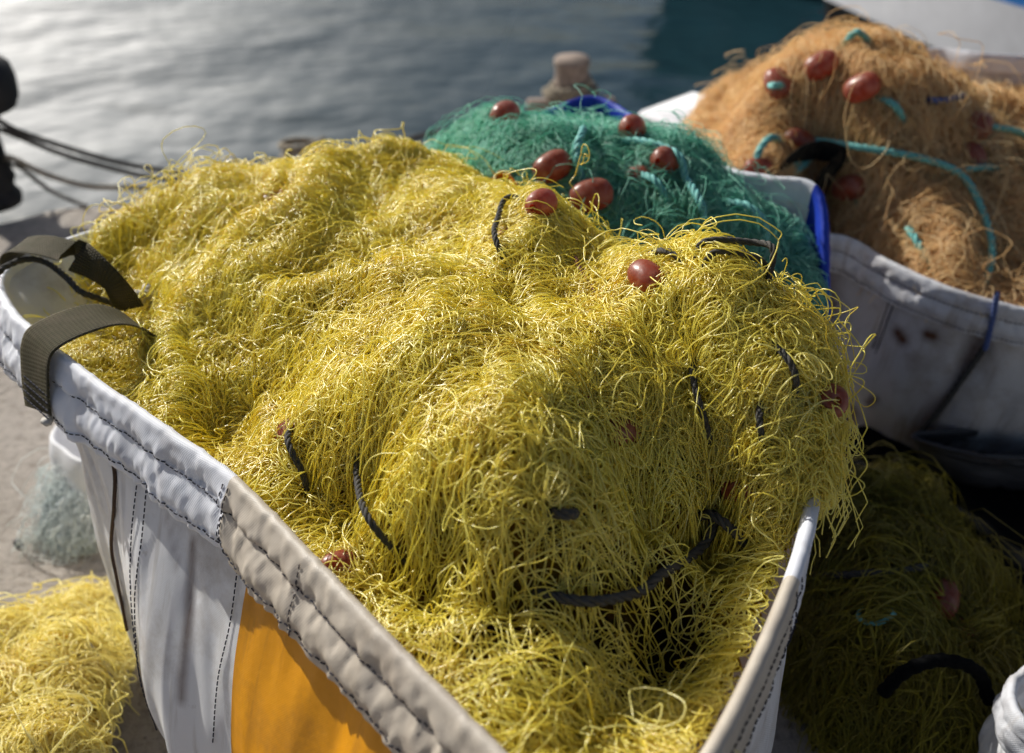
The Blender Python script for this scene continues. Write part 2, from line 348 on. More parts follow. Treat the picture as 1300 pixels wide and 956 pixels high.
# ------------------------------------------------------------------ net surfaces
class Field:
    """height field of a heap of net: through given points, with folds"""
    def __init__(s, ctrl, poly, seed=1, folds=((.20, .022), (.09, .012), (.045, .006)), dx=.006, reg=.0008, edge=(.05, .02), zlim=None, pixel=True, extra=(), pits=()):
        C = np.array([U(*c) if pixel else c for c in ctrl]+[list(e) for e in extra]); s.C = C
        n = len(C); d = np.linalg.norm(C[:, None, :2]-C[None, :, :2], axis=2)
        def k(d): return np.where(d > 1e-9, d*d*np.log(d+1e-12), 0)
        A = np.zeros((n+3, n+3)); A[:n, :n] = k(d)+np.eye(n)*reg; A[:n, n] = 1; A[:n, n+1:] = C[:, :2]; A[n:, :n] = A[:n, n:].T
        w = np.linalg.solve(A, np.concatenate([C[:, 2], np.zeros(3)]))
        P = np.asarray(poly, float)[:, :2]; s.poly = P
        lo = P.min(0)-.12; hi = P.max(0)+.12; s.lo = lo; s.dx = dx
        gx = np.arange(lo[0], hi[0], dx); gy = np.arange(lo[1], hi[1], dx); s.sh = (len(gx), len(gy))
        X, Y = np.meshgrid(gx, gy, indexing='ij'); s.X, s.Y = X, Y
        Z = w[n]+w[n+1]*X+w[n+2]*Y
        for i in range(n): Z += w[i]*k(np.hypot(X-C[i, 0], Y-C[i, 1]))
        D = np.full(X.shape, 9.); ins = np.zeros(X.shape, bool)
        for i in range(len(P)):
            a, b = P[i], P[(i+1) % len(P)]; e = b-a; L = e.dot(e)+1e-12
            t = np.clip(((X-a[0])*e[0]+(Y-a[1])*e[1])/L, 0, 1)
            D = np.minimum(D, np.hypot(X-a[0]-t*e[0], Y-a[1]-t*e[1]))
            c = (a[1] > Y) != (b[1] > Y)
            with np.errstate(divide='ignore', invalid='ignore'):
                ins ^= c & (X < (b[0]-a[0])*(Y-a[1])/(b[1]-a[1])+a[0])
        s.D = np.where(ins, D, -D)
        zl = zlim or (C[:, 2].min()-.05, C[:, 2].max()+.03)
        Z = np.clip(Z, *zl)
        nn = Noise(seed); wgt = np.clip(s.D/.06, 0, 1)
        wx = .05*nn(X/.15+3, Y/.15); wy = .05*nn(X/.15, Y/.15+9)
        for lam, amp in folds:
            Z += wgt*amp*(1-2.6*np.abs(nn((X+wx)/lam+lam*91, (Y+wy)/lam*.8)))*1.2
        Z -= edge[1]*np.clip(1-s.D/edge[0], 0, 2)**2
        for qx, qy, qr, qa in pits:
            p0 = U(qx, qy, C[:, 2].mean()-.05); Z -= qa*np.exp(-((X-p0[0])**2+(Y-p0[1])**2)/qr**2)*np.clip(s.D/.05, 0, 1)
        s.Z = Z
        s.gx, s.gy = np.gradient(Z, dx); s.ex, s.ey = np.gradient(s.D, dx)
    def at(s, G, x, y):
        u = np.clip((x-s.lo[0])/s.dx, 0, s.sh[0]-1.001); v = np.clip((y-s.lo[1])/s.dx, 0, s.sh[1]-1.001)
        i = u.astype(int); j = v.astype(int); fu = u-i; fv = v-j
        return G[i, j]*(1-fu)*(1-fv)+G[i+1, j]*fu*(1-fv)+G[i, j+1]*(1-fu)*fv+G[i+1, j+1]*fu*fv
    def normal(s, x, y):
        a = np.clip(s.at(s.gx, x, y), -1.6, 1.6); b = np.clip(s.at(s.gy, x, y), -1.6, 1.6); l = np.sqrt(1+a*a+b*b)
        return np.stack([-a/l, -b/l, 1/l], -1)
    def hit(s, px, py, lift=0.):
        d = ray(px, py); t = np.arange(.7, 4.5, .003); P = np.array([0, 0, CAMZ])+t[:, None]*d
        ok = (s.at(s.D, P[:, 0], P[:, 1]) > -.03) & (P[:, 2] <= s.at(s.Z, P[:, 0], P[:, 1]))
        i = np.argmax(ok) if ok.any() else np.argmin(np.abs(P[:, 2]-s.at(s.Z, P[:, 0], P[:, 1]))-np.minimum(s.at(s.D, P[:, 0], P[:, 1]), 0)*3)
        p = P[i]; return p+s.normal(p[:1], p[1:2])[0]*lift
    def line(s, pts, lift):
        if np.isscalar(lift): lift = [lift]*len(pts)
        return [s.hit(a, b, l) for (a, b), l in zip(pts, lift)]
def smooth_noise(n, Np, tau):
    w = rng.normal(size=(n, Np)); o = np.zeros((n, Np)); a = math.exp(-1./tau); c = math.sqrt(1-a*a)
    o[:, 0] = w[:, 0]
    for k in range(1, Np): o[:, k] = a*o[:, k-1]+c*w[:, k]
    h = max(1, int(tau*.5)); q = np.pad(o, ((0, 0), (h, h)), mode='edge')
    for _ in range(2): q = np.pad(sum(q[:, i:i+Np] for i in range(2*h+1))/(2*h+1), ((0, 0), (h, h)), mode='edge')
    o = q[:, h:-h]; return o/(o.std()+1e-9)
def strands(f, n, Np=56, step=.006, flow=None, follow=1.2, bundle=12, spread=.012, wander=9., own=7., curly=.25, curl_r=(.008, .025), lift=.004, off=(-.006, .010), loops=.03, loop_h=.03, kink=.006, starts=None, jitter=.5, dmin=.0, thin=(), knot=0):
    nb = max(1, n//bundle); n = nb*bundle
    if starts is None:
        I, J = np.nonzero(f.D > dmin); w = np.sqrt(1+f.gx[I, J]**2+f.gy[I, J]**2).clip(1, 2.2)
        for tx, ty, tr, ta in thin: w = w*(1-ta*np.exp(-((f.X[I, J]-tx)**2+(f.Y[I, J]-ty)**2)/tr**2))
        k = rng.choice(len(I), nb, p=w/w.sum()); x0 = f.X[I[k], J[k]]; y0 = f.Y[I[k], J[k]]
    else:
        k = rng.integers(0, len(starts), nb); st = np.asarray(starts); x0 = st[k, 0]+rng.normal(size=nb)*.02; y0 = st[k, 1]+rng.normal(size=nb)*.02
    b = np.repeat(np.arange(nb), bundle)
    x = x0[b]+rng.normal(size=n)*spread; y = y0[b]+rng.normal(size=n)*spread
    sgn = np.where(rng.random(nb) < .5, 0, np.pi)
    A0 = (flow(x0, y0) if flow else rng.random(nb)*6.28)+sgn+rng.normal(size=nb)*jitter
    if flow is None: sgn = A0*0
    a = A0[b]+rng.normal(size=n)*.15
    cb = smooth_noise(nb, Np, 9)*wander; co = smooth_noise(n, Np, 6)*own
    isc = rng.random(n) < curly
    R = rng.uniform(*curl_r, n); cs = np.where(isc, np.sign(rng.normal(size=n))/R, 0); cen = smooth_noise(n, Np, 8) > -.35
    kk = (rng.random((n, Np)) < kink)*rng.normal(size=(n, Np))*1.1
    if knot:
        ph = rng.integers(0, knot, n); ki = (np.arange(Np)[None]+ph[:, None]); kk = kk+(ki % knot == 0)*np.where((ki//knot) % 2, 1, -1)*rng.uniform(.15, .5, (n, 1))
    off_i = rng.uniform(*off, n); hn = smooth_noise(n, Np, 16); la = lift*rng.lognormal(0, .6, n)
    lp = rng.random(n) < loops; lph = np.where(lp, rng.uniform(.3, 1., n)*loop_h, 0); lfr = rng.uniform(1, 3, n); lpp = rng.random(n)*6.28
    P = np.zeros((n, Np, 3)); gb = sgn[b]; anchor = A0
    for k in range(Np):
        d = f.at(f.D, x, y); nrm = f.normal(x, y)
        h = off_i+la*(hn[:, k]+.8)+lph*np.clip(np.sin(lpp+lfr*6.28*k/Np), 0, 1)**2-.022*np.clip(1-min(k, Np-1-k)/7., 0, 1)
        P[:, k, 0] = x+nrm[:, 0]*h; P[:, k, 1] = y+nrm[:, 1]*h; P[:, k, 2] = f.at(f.Z, x, y)+nrm[:, 2]*h
        tgt = (flow(x, y)+gb) if flow else a
        dif = (tgt-a+np.pi) % (2*np.pi)-np.pi
        c = cb[b, k]+co[:, k]+np.where(cen[:, k], cs, 0)
        a = a+step*(c+np.where(isc & cen[:, k], .2, 1.)*follow*8*dif)+kk[:, k]
        vx, vy = np.cos(a), np.sin(a)
        wi = np.clip((.022-d)/.03, 0, 1.5)*1.2
        vx = vx+wi*f.at(f.ex, x, y); vy = vy+wi*f.at(f.ey, x, y)
        l = np.hypot(vx, vy)+1e-6; vx /= l; vy /= l; a = np.arctan2(vy, vx)
        g = f.at(f.gx, x, y)*vx+f.at(f.gy, x, y)*vy; sc = step/np.sqrt(1+np.clip(g*g, 0, 6))
        x = x+vx*sc; y = y+vy*sc
    dm = f.at(f.D, P[..., 0], P[..., 1]).min(1) > -.050; P = P[dm]; b = b[dm]; n = len(P)          # none hang far over the rim
    if knot: ki = ki[dm]
    if thin:                                              # few strands lie in the hollows
        e = np.zeros(P.shape[:2])
        for tx, ty, tr, ta in thin: e = np.maximum(e, ta*np.exp(-((P[..., 0]-tx)**2+(P[..., 1]-ty)**2)/tr**2))
        keep = rng.random(n) > 2.0*e.mean(1); P = P[keep]; b = b[keep]
        if knot: ki = ki[keep]
    return P, b, (1+1.1*(ki % knot == 0) if knot else None)
def flow_fn(ctrl, z, sig=.14):
    Q = []; D = []
    for px, py, dx, dy in ctrl:
        a = U(px, py, z); e = U(px+dx*20, py+dy*20, z); v = (e-a)[:2]; v /= np.linalg.norm(v)
        Q.append(a[:2]); D.append((v[0]**2-v[1]**2, 2*v[0]*v[1]))      # doubled angle: lines have no sense
    Q = np.array(Q); D = np.array(D)
    def f(x, y):
        w = np.exp(-((x[..., None]-Q[:, 0])**2+(y[..., None]-Q[:, 1])**2)/(2*sig*sig))+1e-9
        X = (w*D[:, 0]).sum(-1); Y = (w*D[:, 1]).sum(-1)
        return .5*np.arctan2(Y, X)+.38*nz(x/.09, y/.09)
    return f
def netting(f, sets, mats, parent, r=.001, depth=.013, name='netting', sides=3, thin=()):
    """one mesh: the twine and the dense net under it"""
    Vs, Fs, var, mi, n0 = [], [], [], [], 0
    for P, b, kr in sets:
        rr = r*rng.uniform(.75, 1.2, len(P)); V, F = tubes(P, rr if kr is None else rr[:, None]*kr, sides)
        vb = rng.random(b.max()+1)[b]*.55+rng.random(len(P))*.45
        Vs.append(V); Fs.append(F+n0); n0 += len(V); var.append(np.repeat(vb, P.shape[1]*sides)); mi.append(np.zeros(len(F)))
    st = 2; D = f.D[::st, ::st]; sh = D.shape; Z = f.Z[::st, ::st]-depth-.10*np.clip(.012-D, 0, 1)
    V = np.stack([f.X[::st, ::st], f.Y[::st, ::st], Z], -1).reshape(-1, 3)
    F = gridfaces(*sh); keep = (D.reshape(-1)[F] > .003).all(1); F = F[keep]
    used = np.unique(F); re = np.zeros(len(V), int); re[used] = np.arange(len(used))
    Vs.append(V[used]); Fs.append(re[F]+n0); k_ = np.ones(len(used))
    for tx, ty, tr, ta in thin: k_ *= 1-ta*np.exp(-((V[used, 0]-tx)**2+(V[used, 1]-ty)**2)/(tr*1.2)**2)  # net beneath the hollows coloured darker to deepen their shade
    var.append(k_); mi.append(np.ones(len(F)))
    return mesh(name, np.concatenate(Vs), [np.concatenate(Fs)], mats, parent, True, np.concatenate(mi), {'var': np.concatenate(var)})
def net_float(p, axis, parent, L=.037, R=.027, mat=None):
    """oval float with a hole through its long axis"""
    h = .0055; a = np.linspace(-1, 1, 17); prof = [(h+(R-h)*math.sqrt(max(0, 1-abs(t)**2.4)), t*L) for t in a]
    prof += [(h*.95, L*.9), (h*.9, 0), (h*.95, -L*.9), prof[0]]
    mb = MB(); lathe(mb, prof, (0, 0, 0), axis, 28, lump=.05)
    o = mb.build('float', mat or M['float'], None)
    o.location = p; bpy.context.view_layer.update()
    if parent is not None:
        o.parent = parent; o.matrix_parent_inverse = parent.matrix_world.inverted()
    return o
def floats(f, parent, lst, k=1., du=0.):
    for px, py, dx, dy, sc, up in lst:
        p = f.hit(px, py+4); n = f.normal(p[:1], p[1:2])[0]
        q = f.hit(px+dx*12, py+dy*12); ax = q-p; ax = ax/(np.linalg.norm(ax)+1e-9)
        if abs(dx)+abs(dy) < .01: ax = np.array([.1, -.8, .6])
        sc *= k; net_float(p+n*.027*sc*(up+du), ax, parent, .037*sc, .027*sc)
# ------------------------------------------------------------------ bags
class Bag:
    def __init__(s, rim, base_c, base_k, base_z=0., step=.004, bulge=.02, splay=.25, nt=48, seed=0, fold=.012, ear=None):
        R = curve(rim, step, True); s.R = R; n = len(R); s.n = n; s.step = step
        T = np.roll(R, -3, 0)-np.roll(R, 3, 0); T /= np.linalg.norm(T, axis=1, keepdims=True)
        area = .5*np.sum(R[:, 0]*np.roll(R[:, 1], -1)-np.roll(R[:, 0], -1)*R[:, 1])
        nrm = np.stack([T[:, 1], -T[:, 0], np.zeros(n)], 1)*(1 if area > 0 else -1)
        nrm /= np.linalg.norm(nrm, axis=1, keepdims=True)
        for _ in range(12): nrm = nrm+np.roll(nrm, 1, 0)+np.roll(nrm, -1, 0); nrm /= np.linalg.norm(nrm, axis=1, keepdims=True)
        s.N = nrm; s.T = T
        c = R.mean(0); B = np.asarray([*base_c, base_z])+np.stack([(R[:, 0]-c[0])*base_k, (R[:, 1]-c[1])*base_k, np.zeros(n)], 1)
        for _ in range(40): B = (B+np.roll(B, 1, 0)+np.roll(B, -1, 0))/3
        s.B = B; t = np.linspace(0, 1, nt)
        g = np.repeat(t[None], n, 0)
        if ear is not None:                                   # a corner of the rim that stands out past the wall below it
            e0, target, width = ear; i0 = np.argmin(np.linalg.norm(R-e0, axis=1)); ds = np.abs(np.arange(n)-i0); ds = np.minimum(ds, n-ds)*step
            e = np.exp(-(ds/width)**2)[:, None]
            g = (1-e)*g+e*np.clip(t/.24, 0, 1)[None]**.8
            B = B+(np.asarray(target)-B[i0])*e; s.B = B
        W = R[:, None]*(1-g)[..., None]+B[:, None]*g[..., None]
        W[..., 2] = R[:, None, 2]*(1-t)+base_z*t
        u = np.arange(n)*step
        bl = (bulge if np.isscalar(bulge) else bulge(R)[:, None])*(np.sin(np.pi*np.clip((t-.13)/.87, 0, 1))**1.15)[None]+fold*np.clip(t*4, 0, 1)[None]*(nz((u/.16)[:, None]+t[None]*1.2+seed*7, t[None]*1.5+seed)+.5*nz((u/.06)[:, None]-t[None]*2.5+seed*3, t[None]*3.))
        bl = bl+.0016*nz((u/.025)[:, None]+t[None]*6, t[None]*14.)
        W = W+nrm[:, None]*bl[..., None]; W[:, -1, 2] = base_z+.003
        s.W = W; s.u = u; s.t = t; s.v = t*np.linalg.norm(R-B, axis=1).mean()
        d = B-R; d /= np.linalg.norm(d, axis=1, keepdims=True); d = d+nrm*(splay if np.isscalar(splay) else splay(R)[:, None]); s.d = d/np.linalg.norm(d, axis=1, keepdims=True)
        s.stain = np.zeros(W.shape[:2])
    def s_at(s, px, py, z=None):
        """rim index nearest to a point of the photo"""
        x, y, dp = proj(s.R); return int(np.argmin((x-px)**2+(y-py)**2))
    def pick(s, px, py):
        x, y, dp = proj(s.W); q = (x-px)**2+(y-py)**2; q = np.where(q < q.min()+30, q+dp*200, 1e9)
        return np.unravel_index(np.argmin(q), q.shape)
    def stain_line(s, pts, w, amt=1.):
        P = np.array([s.W[s.pick(*p)] for p in pts])
        for a, b in zip(P[:-1], P[1:]):
            e = b-a; t = np.clip(((s.W-a)@e)/(e@e+1e-9), 0, 1); d = np.linalg.norm(s.W-a-t[..., None]*e, axis=2)
            s.stain = np.maximum(s.stain, amt*np.clip(1-d/w, 0, 1))
    def panel(s, i0, i1, mat, parent, name='side_panel', t0=0, push=0.):
        k = np.arange(i0, i1+1) % s.n if i1 > i0 else np.arange(i0, i1+s.n+1) % s.n
        W = s.W[k][:, t0:]+s.N[k][:, None]*push
        uv = np.stack(np.broadcast_arrays((np.arange(len(k))*s.step)[:, None], s.v[None, t0:]), -1).reshape(-1, 2)
        return mesh(name, W.reshape(-1, 3), [gridfaces(len(k), W.shape[1])], mat, parent, True, attrs={'stain': s.stain[k][:, t0:].ravel()}, uv=uv)
    def floor(s, mat, parent, k=0.):
        c = s.B.mean(0); V = np.concatenate([s.W[:, -1], [c+[0, 0, .003]]]); n = s.n
        return mesh('bag_floor', V, [np.stack([np.arange(n), (np.arange(n)+1) % n, np.full(n, n)], 1)], mat, parent, False, attrs={'stain': np.zeros(n+1)}, uv=V[:, :2])
    PROF = [(-.005, .055), (-.007, .030), (-.008, .012), (-.007, .003), (-.003, -.006), (.003, -.008), (.009, -.005), (.013, .002), (.015, .012), (.0155, .020), (.014, .028), (.0105, .034), (.0135, .042), (.017, .052), (.018, .062), (.0165, .074), (.0115, .084), (.0115, .088), (.010, .096), (.008, .099), (.004, .0985)]
    def hem_grid(s, scale=1., wr=1., soft=None):
        Pf = np.array(s.PROF); m = []
        for a, b in zip(Pf[:-1], Pf[1:]): m += [a, (a+b)/2]
        Pf = np.array(m+[Pf[-1]])*scale; s.pf = Pf
        o = Pf[:, 0][None]; q = Pf[:, 1][None]/scale; u = s.u[:, None]
        gate = np.clip((q-.004)/.02, 0, 1)
        w = .0035*nz(u/.021+q*22, q*30+3)+.0020*nz(u/.009-q*40, q*60+1)+.006*nz(u/.09+q*4, 5.)
        pk = .0022*nz(u/.0065+q*25, 11.)*np.exp(-np.minimum(np.abs(q-.034), np.abs(q-.086))/.010)
        rl = .0016*nz(u/.012, q*90+8)*(1-gate)
        disp = wr*((w*gate*np.where(np.abs(q-.034) < .003, .35, 1))+pk+rl)
        if soft is not None: disp = disp*soft(s.R)[:, None]; o = o*(1-(o > .012)*.35*(1-soft(s.R)[:, None]))
        s.H = s.R[:, None]+s.N[:, None]*(o+disp)[..., None]+np.where((q < .004)[..., None], s.d[:, None]*0+np.array([0, 0, -1.]), s.d[:, None])*Pf[:, 1][None, :, None]
        q0 = .004*scale                                       # keep the roll and the flap joined
        s.H = np.where((Pf[:, 1] > q0)[None, :, None], s.H+(np.array([0, 0, -1.])-s.d)[:, None]*q0, s.H)
        ins = Pf[:, 0] < -.004*scale                          # inner lip follows the wall
        s.H[:, ins] = s.R[:, None]+s.N[:, None]*Pf[ins, 0][None, :, None]+((s.B-s.R)/np.linalg.norm(s.B-s.R, axis=1, keepdims=True))[:, None]*Pf[ins, 1][None, :, None]
        return s.H
    def hem(s, i0, i1, mat, parent, name='hem'):
        k = np.arange(i0, i1+1) % s.n if i1 > i0 else np.arange(i0, i1+s.n+1) % s.n
        H = s.H[k]; cum = np.arange(H.shape[1])*.003
        uv = np.stack(np.broadcast_arrays((np.arange(len(k))*s.step)[:, None], cum[None]), -1).reshape(-1, 2)
        st = .6*np.clip(nz((s.u[k]/.03)[:, None], cum[None]*30+4)-.25, 0, 1)*.5
        return mesh(name, H.reshape(-1, 3), [gridfaces(len(k), H.shape[1])], mat, parent, True, attrs={'stain': st.ravel()}, uv=uv)
    def hem_row(s, q):
        return int(np.argmin(np.abs(s.pf[:, 1]-q)+(s.pf[:, 0] < 0)*9))
def dashes(mb, P, r=.0009, dash=.0062, gap=.0036, nrm=None, up=.0008):
    """a line of stitches along P"""
    P = np.asarray(P, float)+(0 if nrm is None else np.asarray(nrm)*up)
    L = np.concatenate([[0], np.cumsum(np.linalg.norm(np.diff(P, axis=0), axis=1))])
    s0 = np.arange(0, L[-1]-dash, dash+gap); Q = s0[:, None]+np.linspace(0, dash, 5)[None]
    C = np.stack([np.interp(Q, L, P[:, i]) for i in range(3)], -1)
    if nrm is not None: C[:, 1:4] += (np.asarray(nrm).mean(0) if np.ndim(nrm) > 1 else np.asarray(nrm))*.0003
    V, F = tubes(C, r, 5); mb.add(V, F)
def ribbon(path, width_dirs, w, mat, parent, name='handle', thick=.0024, step=.004):
    """flat webbing along a path"""
    C = curve(path, step); n = len(C)
    D = np.asarray(width_dirs, float); D = np.stack([np.interp(np.linspace(0, len(D)-1, n), np.arange(len(D)), D[:, i]) for i in range(3)], 1)
    T = np.gradient(C, axis=0); T /= np.linalg.norm(T, axis=1, keepdims=True)
    D = D-T*np.sum(D*T, 1, keepdims=True); D /= np.linalg.norm(D, axis=1, keepdims=True); Nn = np.cross(T, D)
    cr = np.linspace(-1, 1, 11); sec = [(c, 1, .0016*(c*c)) for c in cr]+[(c, -1, .0016*(c*c)) for c in cr[::-1]]
    V = np.stack([C+D*w/2*c+Nn*(thick/2*sg*(1-.3*abs(c)**6)+bow) for c, sg, bow in sec], 1)
    u = np.array([c*w/2 for c, _, _ in sec]); uv = np.stack(np.broadcast_arrays(u[None], (np.arange(n)*step)[:, None]), -1).reshape(-1, 2)
    m = len(sec); F = gridfaces(n, m); a = np.arange(n-1)*m; cl = np.stack([a+m-1, a+2*m-1, a+m, a], 1)
    return mesh(name, V.reshape(-1, 3), [np.concatenate([F, cl])], mat, parent, True, uv=uv)
# ================================================================== front bag
ZR = .75
rim1 = [U(x, y, ZR+dz) for x, y, dz in [(4, 356, 0), (42, 326, .004), (110, 300, 0), (200, 274, 0), (330, 240, -.005), (480, 214, -.01), (570, 238, -.015), (708, 328, -.02), (850, 420, -.02), (960, 490, -.015), (1018, 545, -.005), (1032, 595, 0), (1024, 665, 0), (1001, 740, 0), (950, 860, 0), (893, 965, 0), (820, 1060, 0), (735, 1055, 0), (640, 962, 0), (540, 861, 0), (420, 735, 0), (300, 611, 0), (200, 538, .002), (130, 490, .002), (55, 432, .004), (14, 392, .004)]]
b1 = thing('net_bag', (-.17, 1.12, 0), 'large white tarpaulin bag with an orange-yellow panel, heaped with bright yellow netting in the foreground', 'bag', 'tarpaulin bags full of netting')
B1 = Bag(rim1, (-.17, 1.10), .86, 0., bulge=lambda P: .012+.085*np.clip(((P[:, 0]+.855)*.68-(P[:, 1]-1.49)*.735-.30)/.30, 0, 1)*np.clip((.02-P[:, 0]-.35*(P[:, 1]-.6))/.12, 0, 1), splay=lambda P: .30*np.clip((.02-P[:, 0]-.35*(P[:, 1]-.6))/.12, 0, 1), seed=2, fold=.012, ear=(U(4, 356, ZR), (-.685, 1.28, 0), .36))
B1.hem_grid(soft=lambda P: np.clip((.10-P[:, 0]-.35*(P[:, 1]-.6))/.12, .3, 1))
iT = B1.s_at(300, 611); iR = B1.s_at(1003, 735); iY = B1.pick(312, 750)[0]; iL = B1.s_at(4, 372)
B1.stain_line([(246, 690), (238, 780), (232, 880)], .013, .75); B1.stain_line([(205, 640), (222, 720)], .008, .35); B1.stain_line([(150, 560), (300, 700)], .05, .22); B1.stain_line([(180, 700), (176, 880)], .010, .5)
inc = 1 if ((B1.s_at(420, 735)-iT) % B1.n) > B1.n/2 else -1      # does the index fall from the seam towards the front corner
# walk order: rim1 runs L -> rear -> right -> front corner -> left, so the tan hem is [iR .. iT]
B1.hem(iT, iR, M['hem'], b1); B1.hem(iR, iT, M['tan_hem'], b1)
iY1 = B1.s_at(893, 965)
B1.panel(iY, iY1, M['tarp'], b1, t0=0); B1.panel(iY1, iY, M['yellow_panel'], b1, name='yellow_panel', t0=0)
B1.floor(M['tarp'], b1)
mb = MB()
for q in (.034, .086):
    r_ = B1.hem_row(q); P = np.concatenate([B1.H[iR:, r_], B1.H[:1, r_]]) if q else None
    dashes(mb, np.concatenate([B1.H[:, r_], B1.H[:1, r_]]), nrm=np.concatenate([B1.N, B1.N[:1]]), up=.0012)
for ii in (iT-1, iT+2, iT-2-int(.17/B1.step), iR+3, iR-3):       # seams across the hem
    dashes(mb, B1.H[ii % B1.n, 14:-3], nrm=B1.N[ii % B1.n], up=.0012)
def wall_line(B, pts, up=.0016, k=.004):
    P = [B.W[B.pick(*p)]+B.N[B.pick(*p)[0]]*up for p in pts]
    return curve(P, k)
for pts in ([(303, 720), (291, 790), (281, 860), (274, 940)], [(176, 600), (170, 680), (166, 760), (165, 860), (170, 940)], [(188, 600), (180, 680), (176, 760), (174, 860), (178, 940)]):
    P = wall_line(B1, pts); i = B1.pick(*pts[1])[0]; dashes(mb, P, .0010, .006, .003, B1.N[i], .001)
mb.build('stitching', M['thread'], b1)
mb = MB()
P = wall_line(B1, [(128, 545), (146, 590), (147, 640), (146, 690), (152, 730), (164, 800)], .004); V, F = tubes(P[None], .0030, 6); mb.add(V, F)
mb.build('piping', M['brown_thread'], b1)
# inner stitches of the tan lining
mb = MB()
for tt in (.10, .115):
    for q in (iR-6,):
        i = np.arange(q, q+70) % B1.n; j = int(tt*47)
        dashes(mb, B1.W[i, 5 if tt < .11 else 6], nrm=-B1.N[i], up=.004)
mb.build('lining_stitching', M['thread'], b1)
# webbing handle: two ends sewn on the hem, the loop runs under the netting
iA = B1.s_at(68, 440); Ra, Na, Ta, da = B1.R[iA], B1.N[iA], B1.T[iA], B1.d[iA]
up = np.array([0, 0, 1.])
ribbon([Ra+Na*.022+da*.085, Ra+Na*.026+da*.045, Ra+Na*.024+up*.004, Ra+Na*.004+up*.022, Ra-Na*.045+up*.028-Ta*.004, Ra-Na*.09+up*.022-Ta*.010, Ra-Na*.125-up*.005-Ta*.018, Ra-Na*.15-up*.05-Ta*.015], [Ta]*4, .088, M['olive'], b1)
iB = B1.s_at(30, 330); Rb, Nb, Tb, db = B1.R[iB], B1.N[iB], B1.T[iB], B1.d[iB]
mid = U(140, 356, .775); end = U(165, 392, .72)
ribbon([Rb+Nb*.020+db*.075, Rb+Nb*.024+db*.03, Rb+Nb*.016+up*.022, U(52, 312, .80), U(100, 326, .80), mid, end], [Tb, Tb, Tb+Nb*.2, Tb*.8+Nb*.8, Nb+up*.1, Nb*.7-up*.6, Nb*.5-up*.8], .055, M['olive'], b1)
mb = MB()
for k in range(4):
    P0 = Ra+Na*(.0265)+da*(.045+.011*k)-Ta*.04; dashes(mb, np.array([P0+Ta*.08*x for x in np.linspace(0, 1, 9)]), .0013, .007, .003, Na, .001)
mb.build('handle_stitching', M['thread'], b1)
mb = MB(); lathe(mb, [(0, -.007), (.006, -.006), (.008, 0), (.004, .008), (0, .009)], Ra+Na*.026+da*.084+Ta*.034*(1 if proj(Ra+Ta*.1)[0] > proj(Ra)[0] else -1), Na+Ta, 12, lump=.5); mb.build('frayed_end', M['rope_white'], b1)
mb = MB()
rope(mb, [U(-6, 352, .772), U(8, 338, .778), U(36, 329, .776), U(60, 334, .77), U(84, 352, .765), U(102, 370, .755), U(128, 380, .735), U(160, 392, .70)], .0055)
mb.build('cord', M['rope_dark'], b1)
# ------------------------------------------------------------------ its netting
Y_CTRL = [(200, 268, .785), (140, 300, .755), (160, 345, .69), (330, 230, .82), (460, 204, .845), (560, 222, .845), (640, 256, .86), (700, 266, .89), (800, 324, .88), (900, 338, .885), (1000, 394, .885), (1028, 470, .86), (1052, 555, .79), (1062, 590, .75),
          (300, 330, .79), (200, 345, .72), (180, 400, .675), (150, 440, .64), (250, 470, .71), (340, 550, .715), (280, 560, .66), (400, 400, .82), (520, 340, .825), (450, 280, .84), (480, 480, .86), (400, 500, .815), (600, 470, .89), (680, 520, .90), (640, 400, .86), (650, 320, .87),
          (750, 372, .905), (830, 440, .885), (860, 560, .825), (850, 620, .79), (940, 450, .875), (950, 560, .82), (980, 625, .75), (760, 590, .845), (760, 700, .775), (765, 780, .71), (830, 720, .71), (830, 800, .52), (900, 800, .50), (905, 700, .655), (980, 700, .69),
          (600, 700, .785), (600, 850, .69), (500, 650, .775), (440, 665, .685), (500, 735, .69), (560, 560, .87), (560, 795, .685), (660, 780, .722), (700, 880, .69), (800, 900, .62), (750, 980, .62), (860, 900, .60)]
off = np.full(B1.n, -.016)
i0, i1, i2, i3 = B1.s_at(130, 294), B1.s_at(480, 214), B1.s_at(960, 490), B1.s_at(1028, 640)
off[i0:i1] = .012; off[i1:i2] = .014; off[i2:i3] = .032
for _ in range(60): off = (off+np.roll(off, 1)+np.roll(off, -1))/3
def rim_pts(B, px0, px1, dz, out=.0, every=.09):
    a, b = B.s_at(*px0), B.s_at(*px1); k = np.arange(a, b if b > a else b+B.n, int(every/B.step)) % B.n
    return B.R[k]+B.N[k]*out+[0, 0, dz]
YF = Field(Y_CTRL, (B1.R+B1.N*off[:, None])[::6], 5, folds=((.19, .022), (.085, .008), (.04, .003)), extra=np.concatenate([rim_pts(B1, (140, 290), (480, 214), .012, .02), rim_pts(B1, (480, 214), (960, 490), .02, .03), rim_pts(B1, (1020, 690), (14, 392), -.05, -.03)]), pits=[(870, 590, .022, .03), (900, 665, .025, .03), (800, 690, .022, .03), (490, 560, .025, .03), (470, 650, .03, .05), (850, 770, .05, .05), (690, 655, .022, .035), (560, 745, .04, .05), (835, 480, .025, .05), (400, 620, .02, .04), (640, 790, .03, .05), (735, 800, .03, .04), (545, 345, .02, .03), (330, 500, .02, .03)])
yn = thing('fishing_net', (-.1, 1.15, .7), 'bright yellow tangled fishing net heaped in the large foreground bag, catching the sun', 'fishing net', 'heaps of netting')
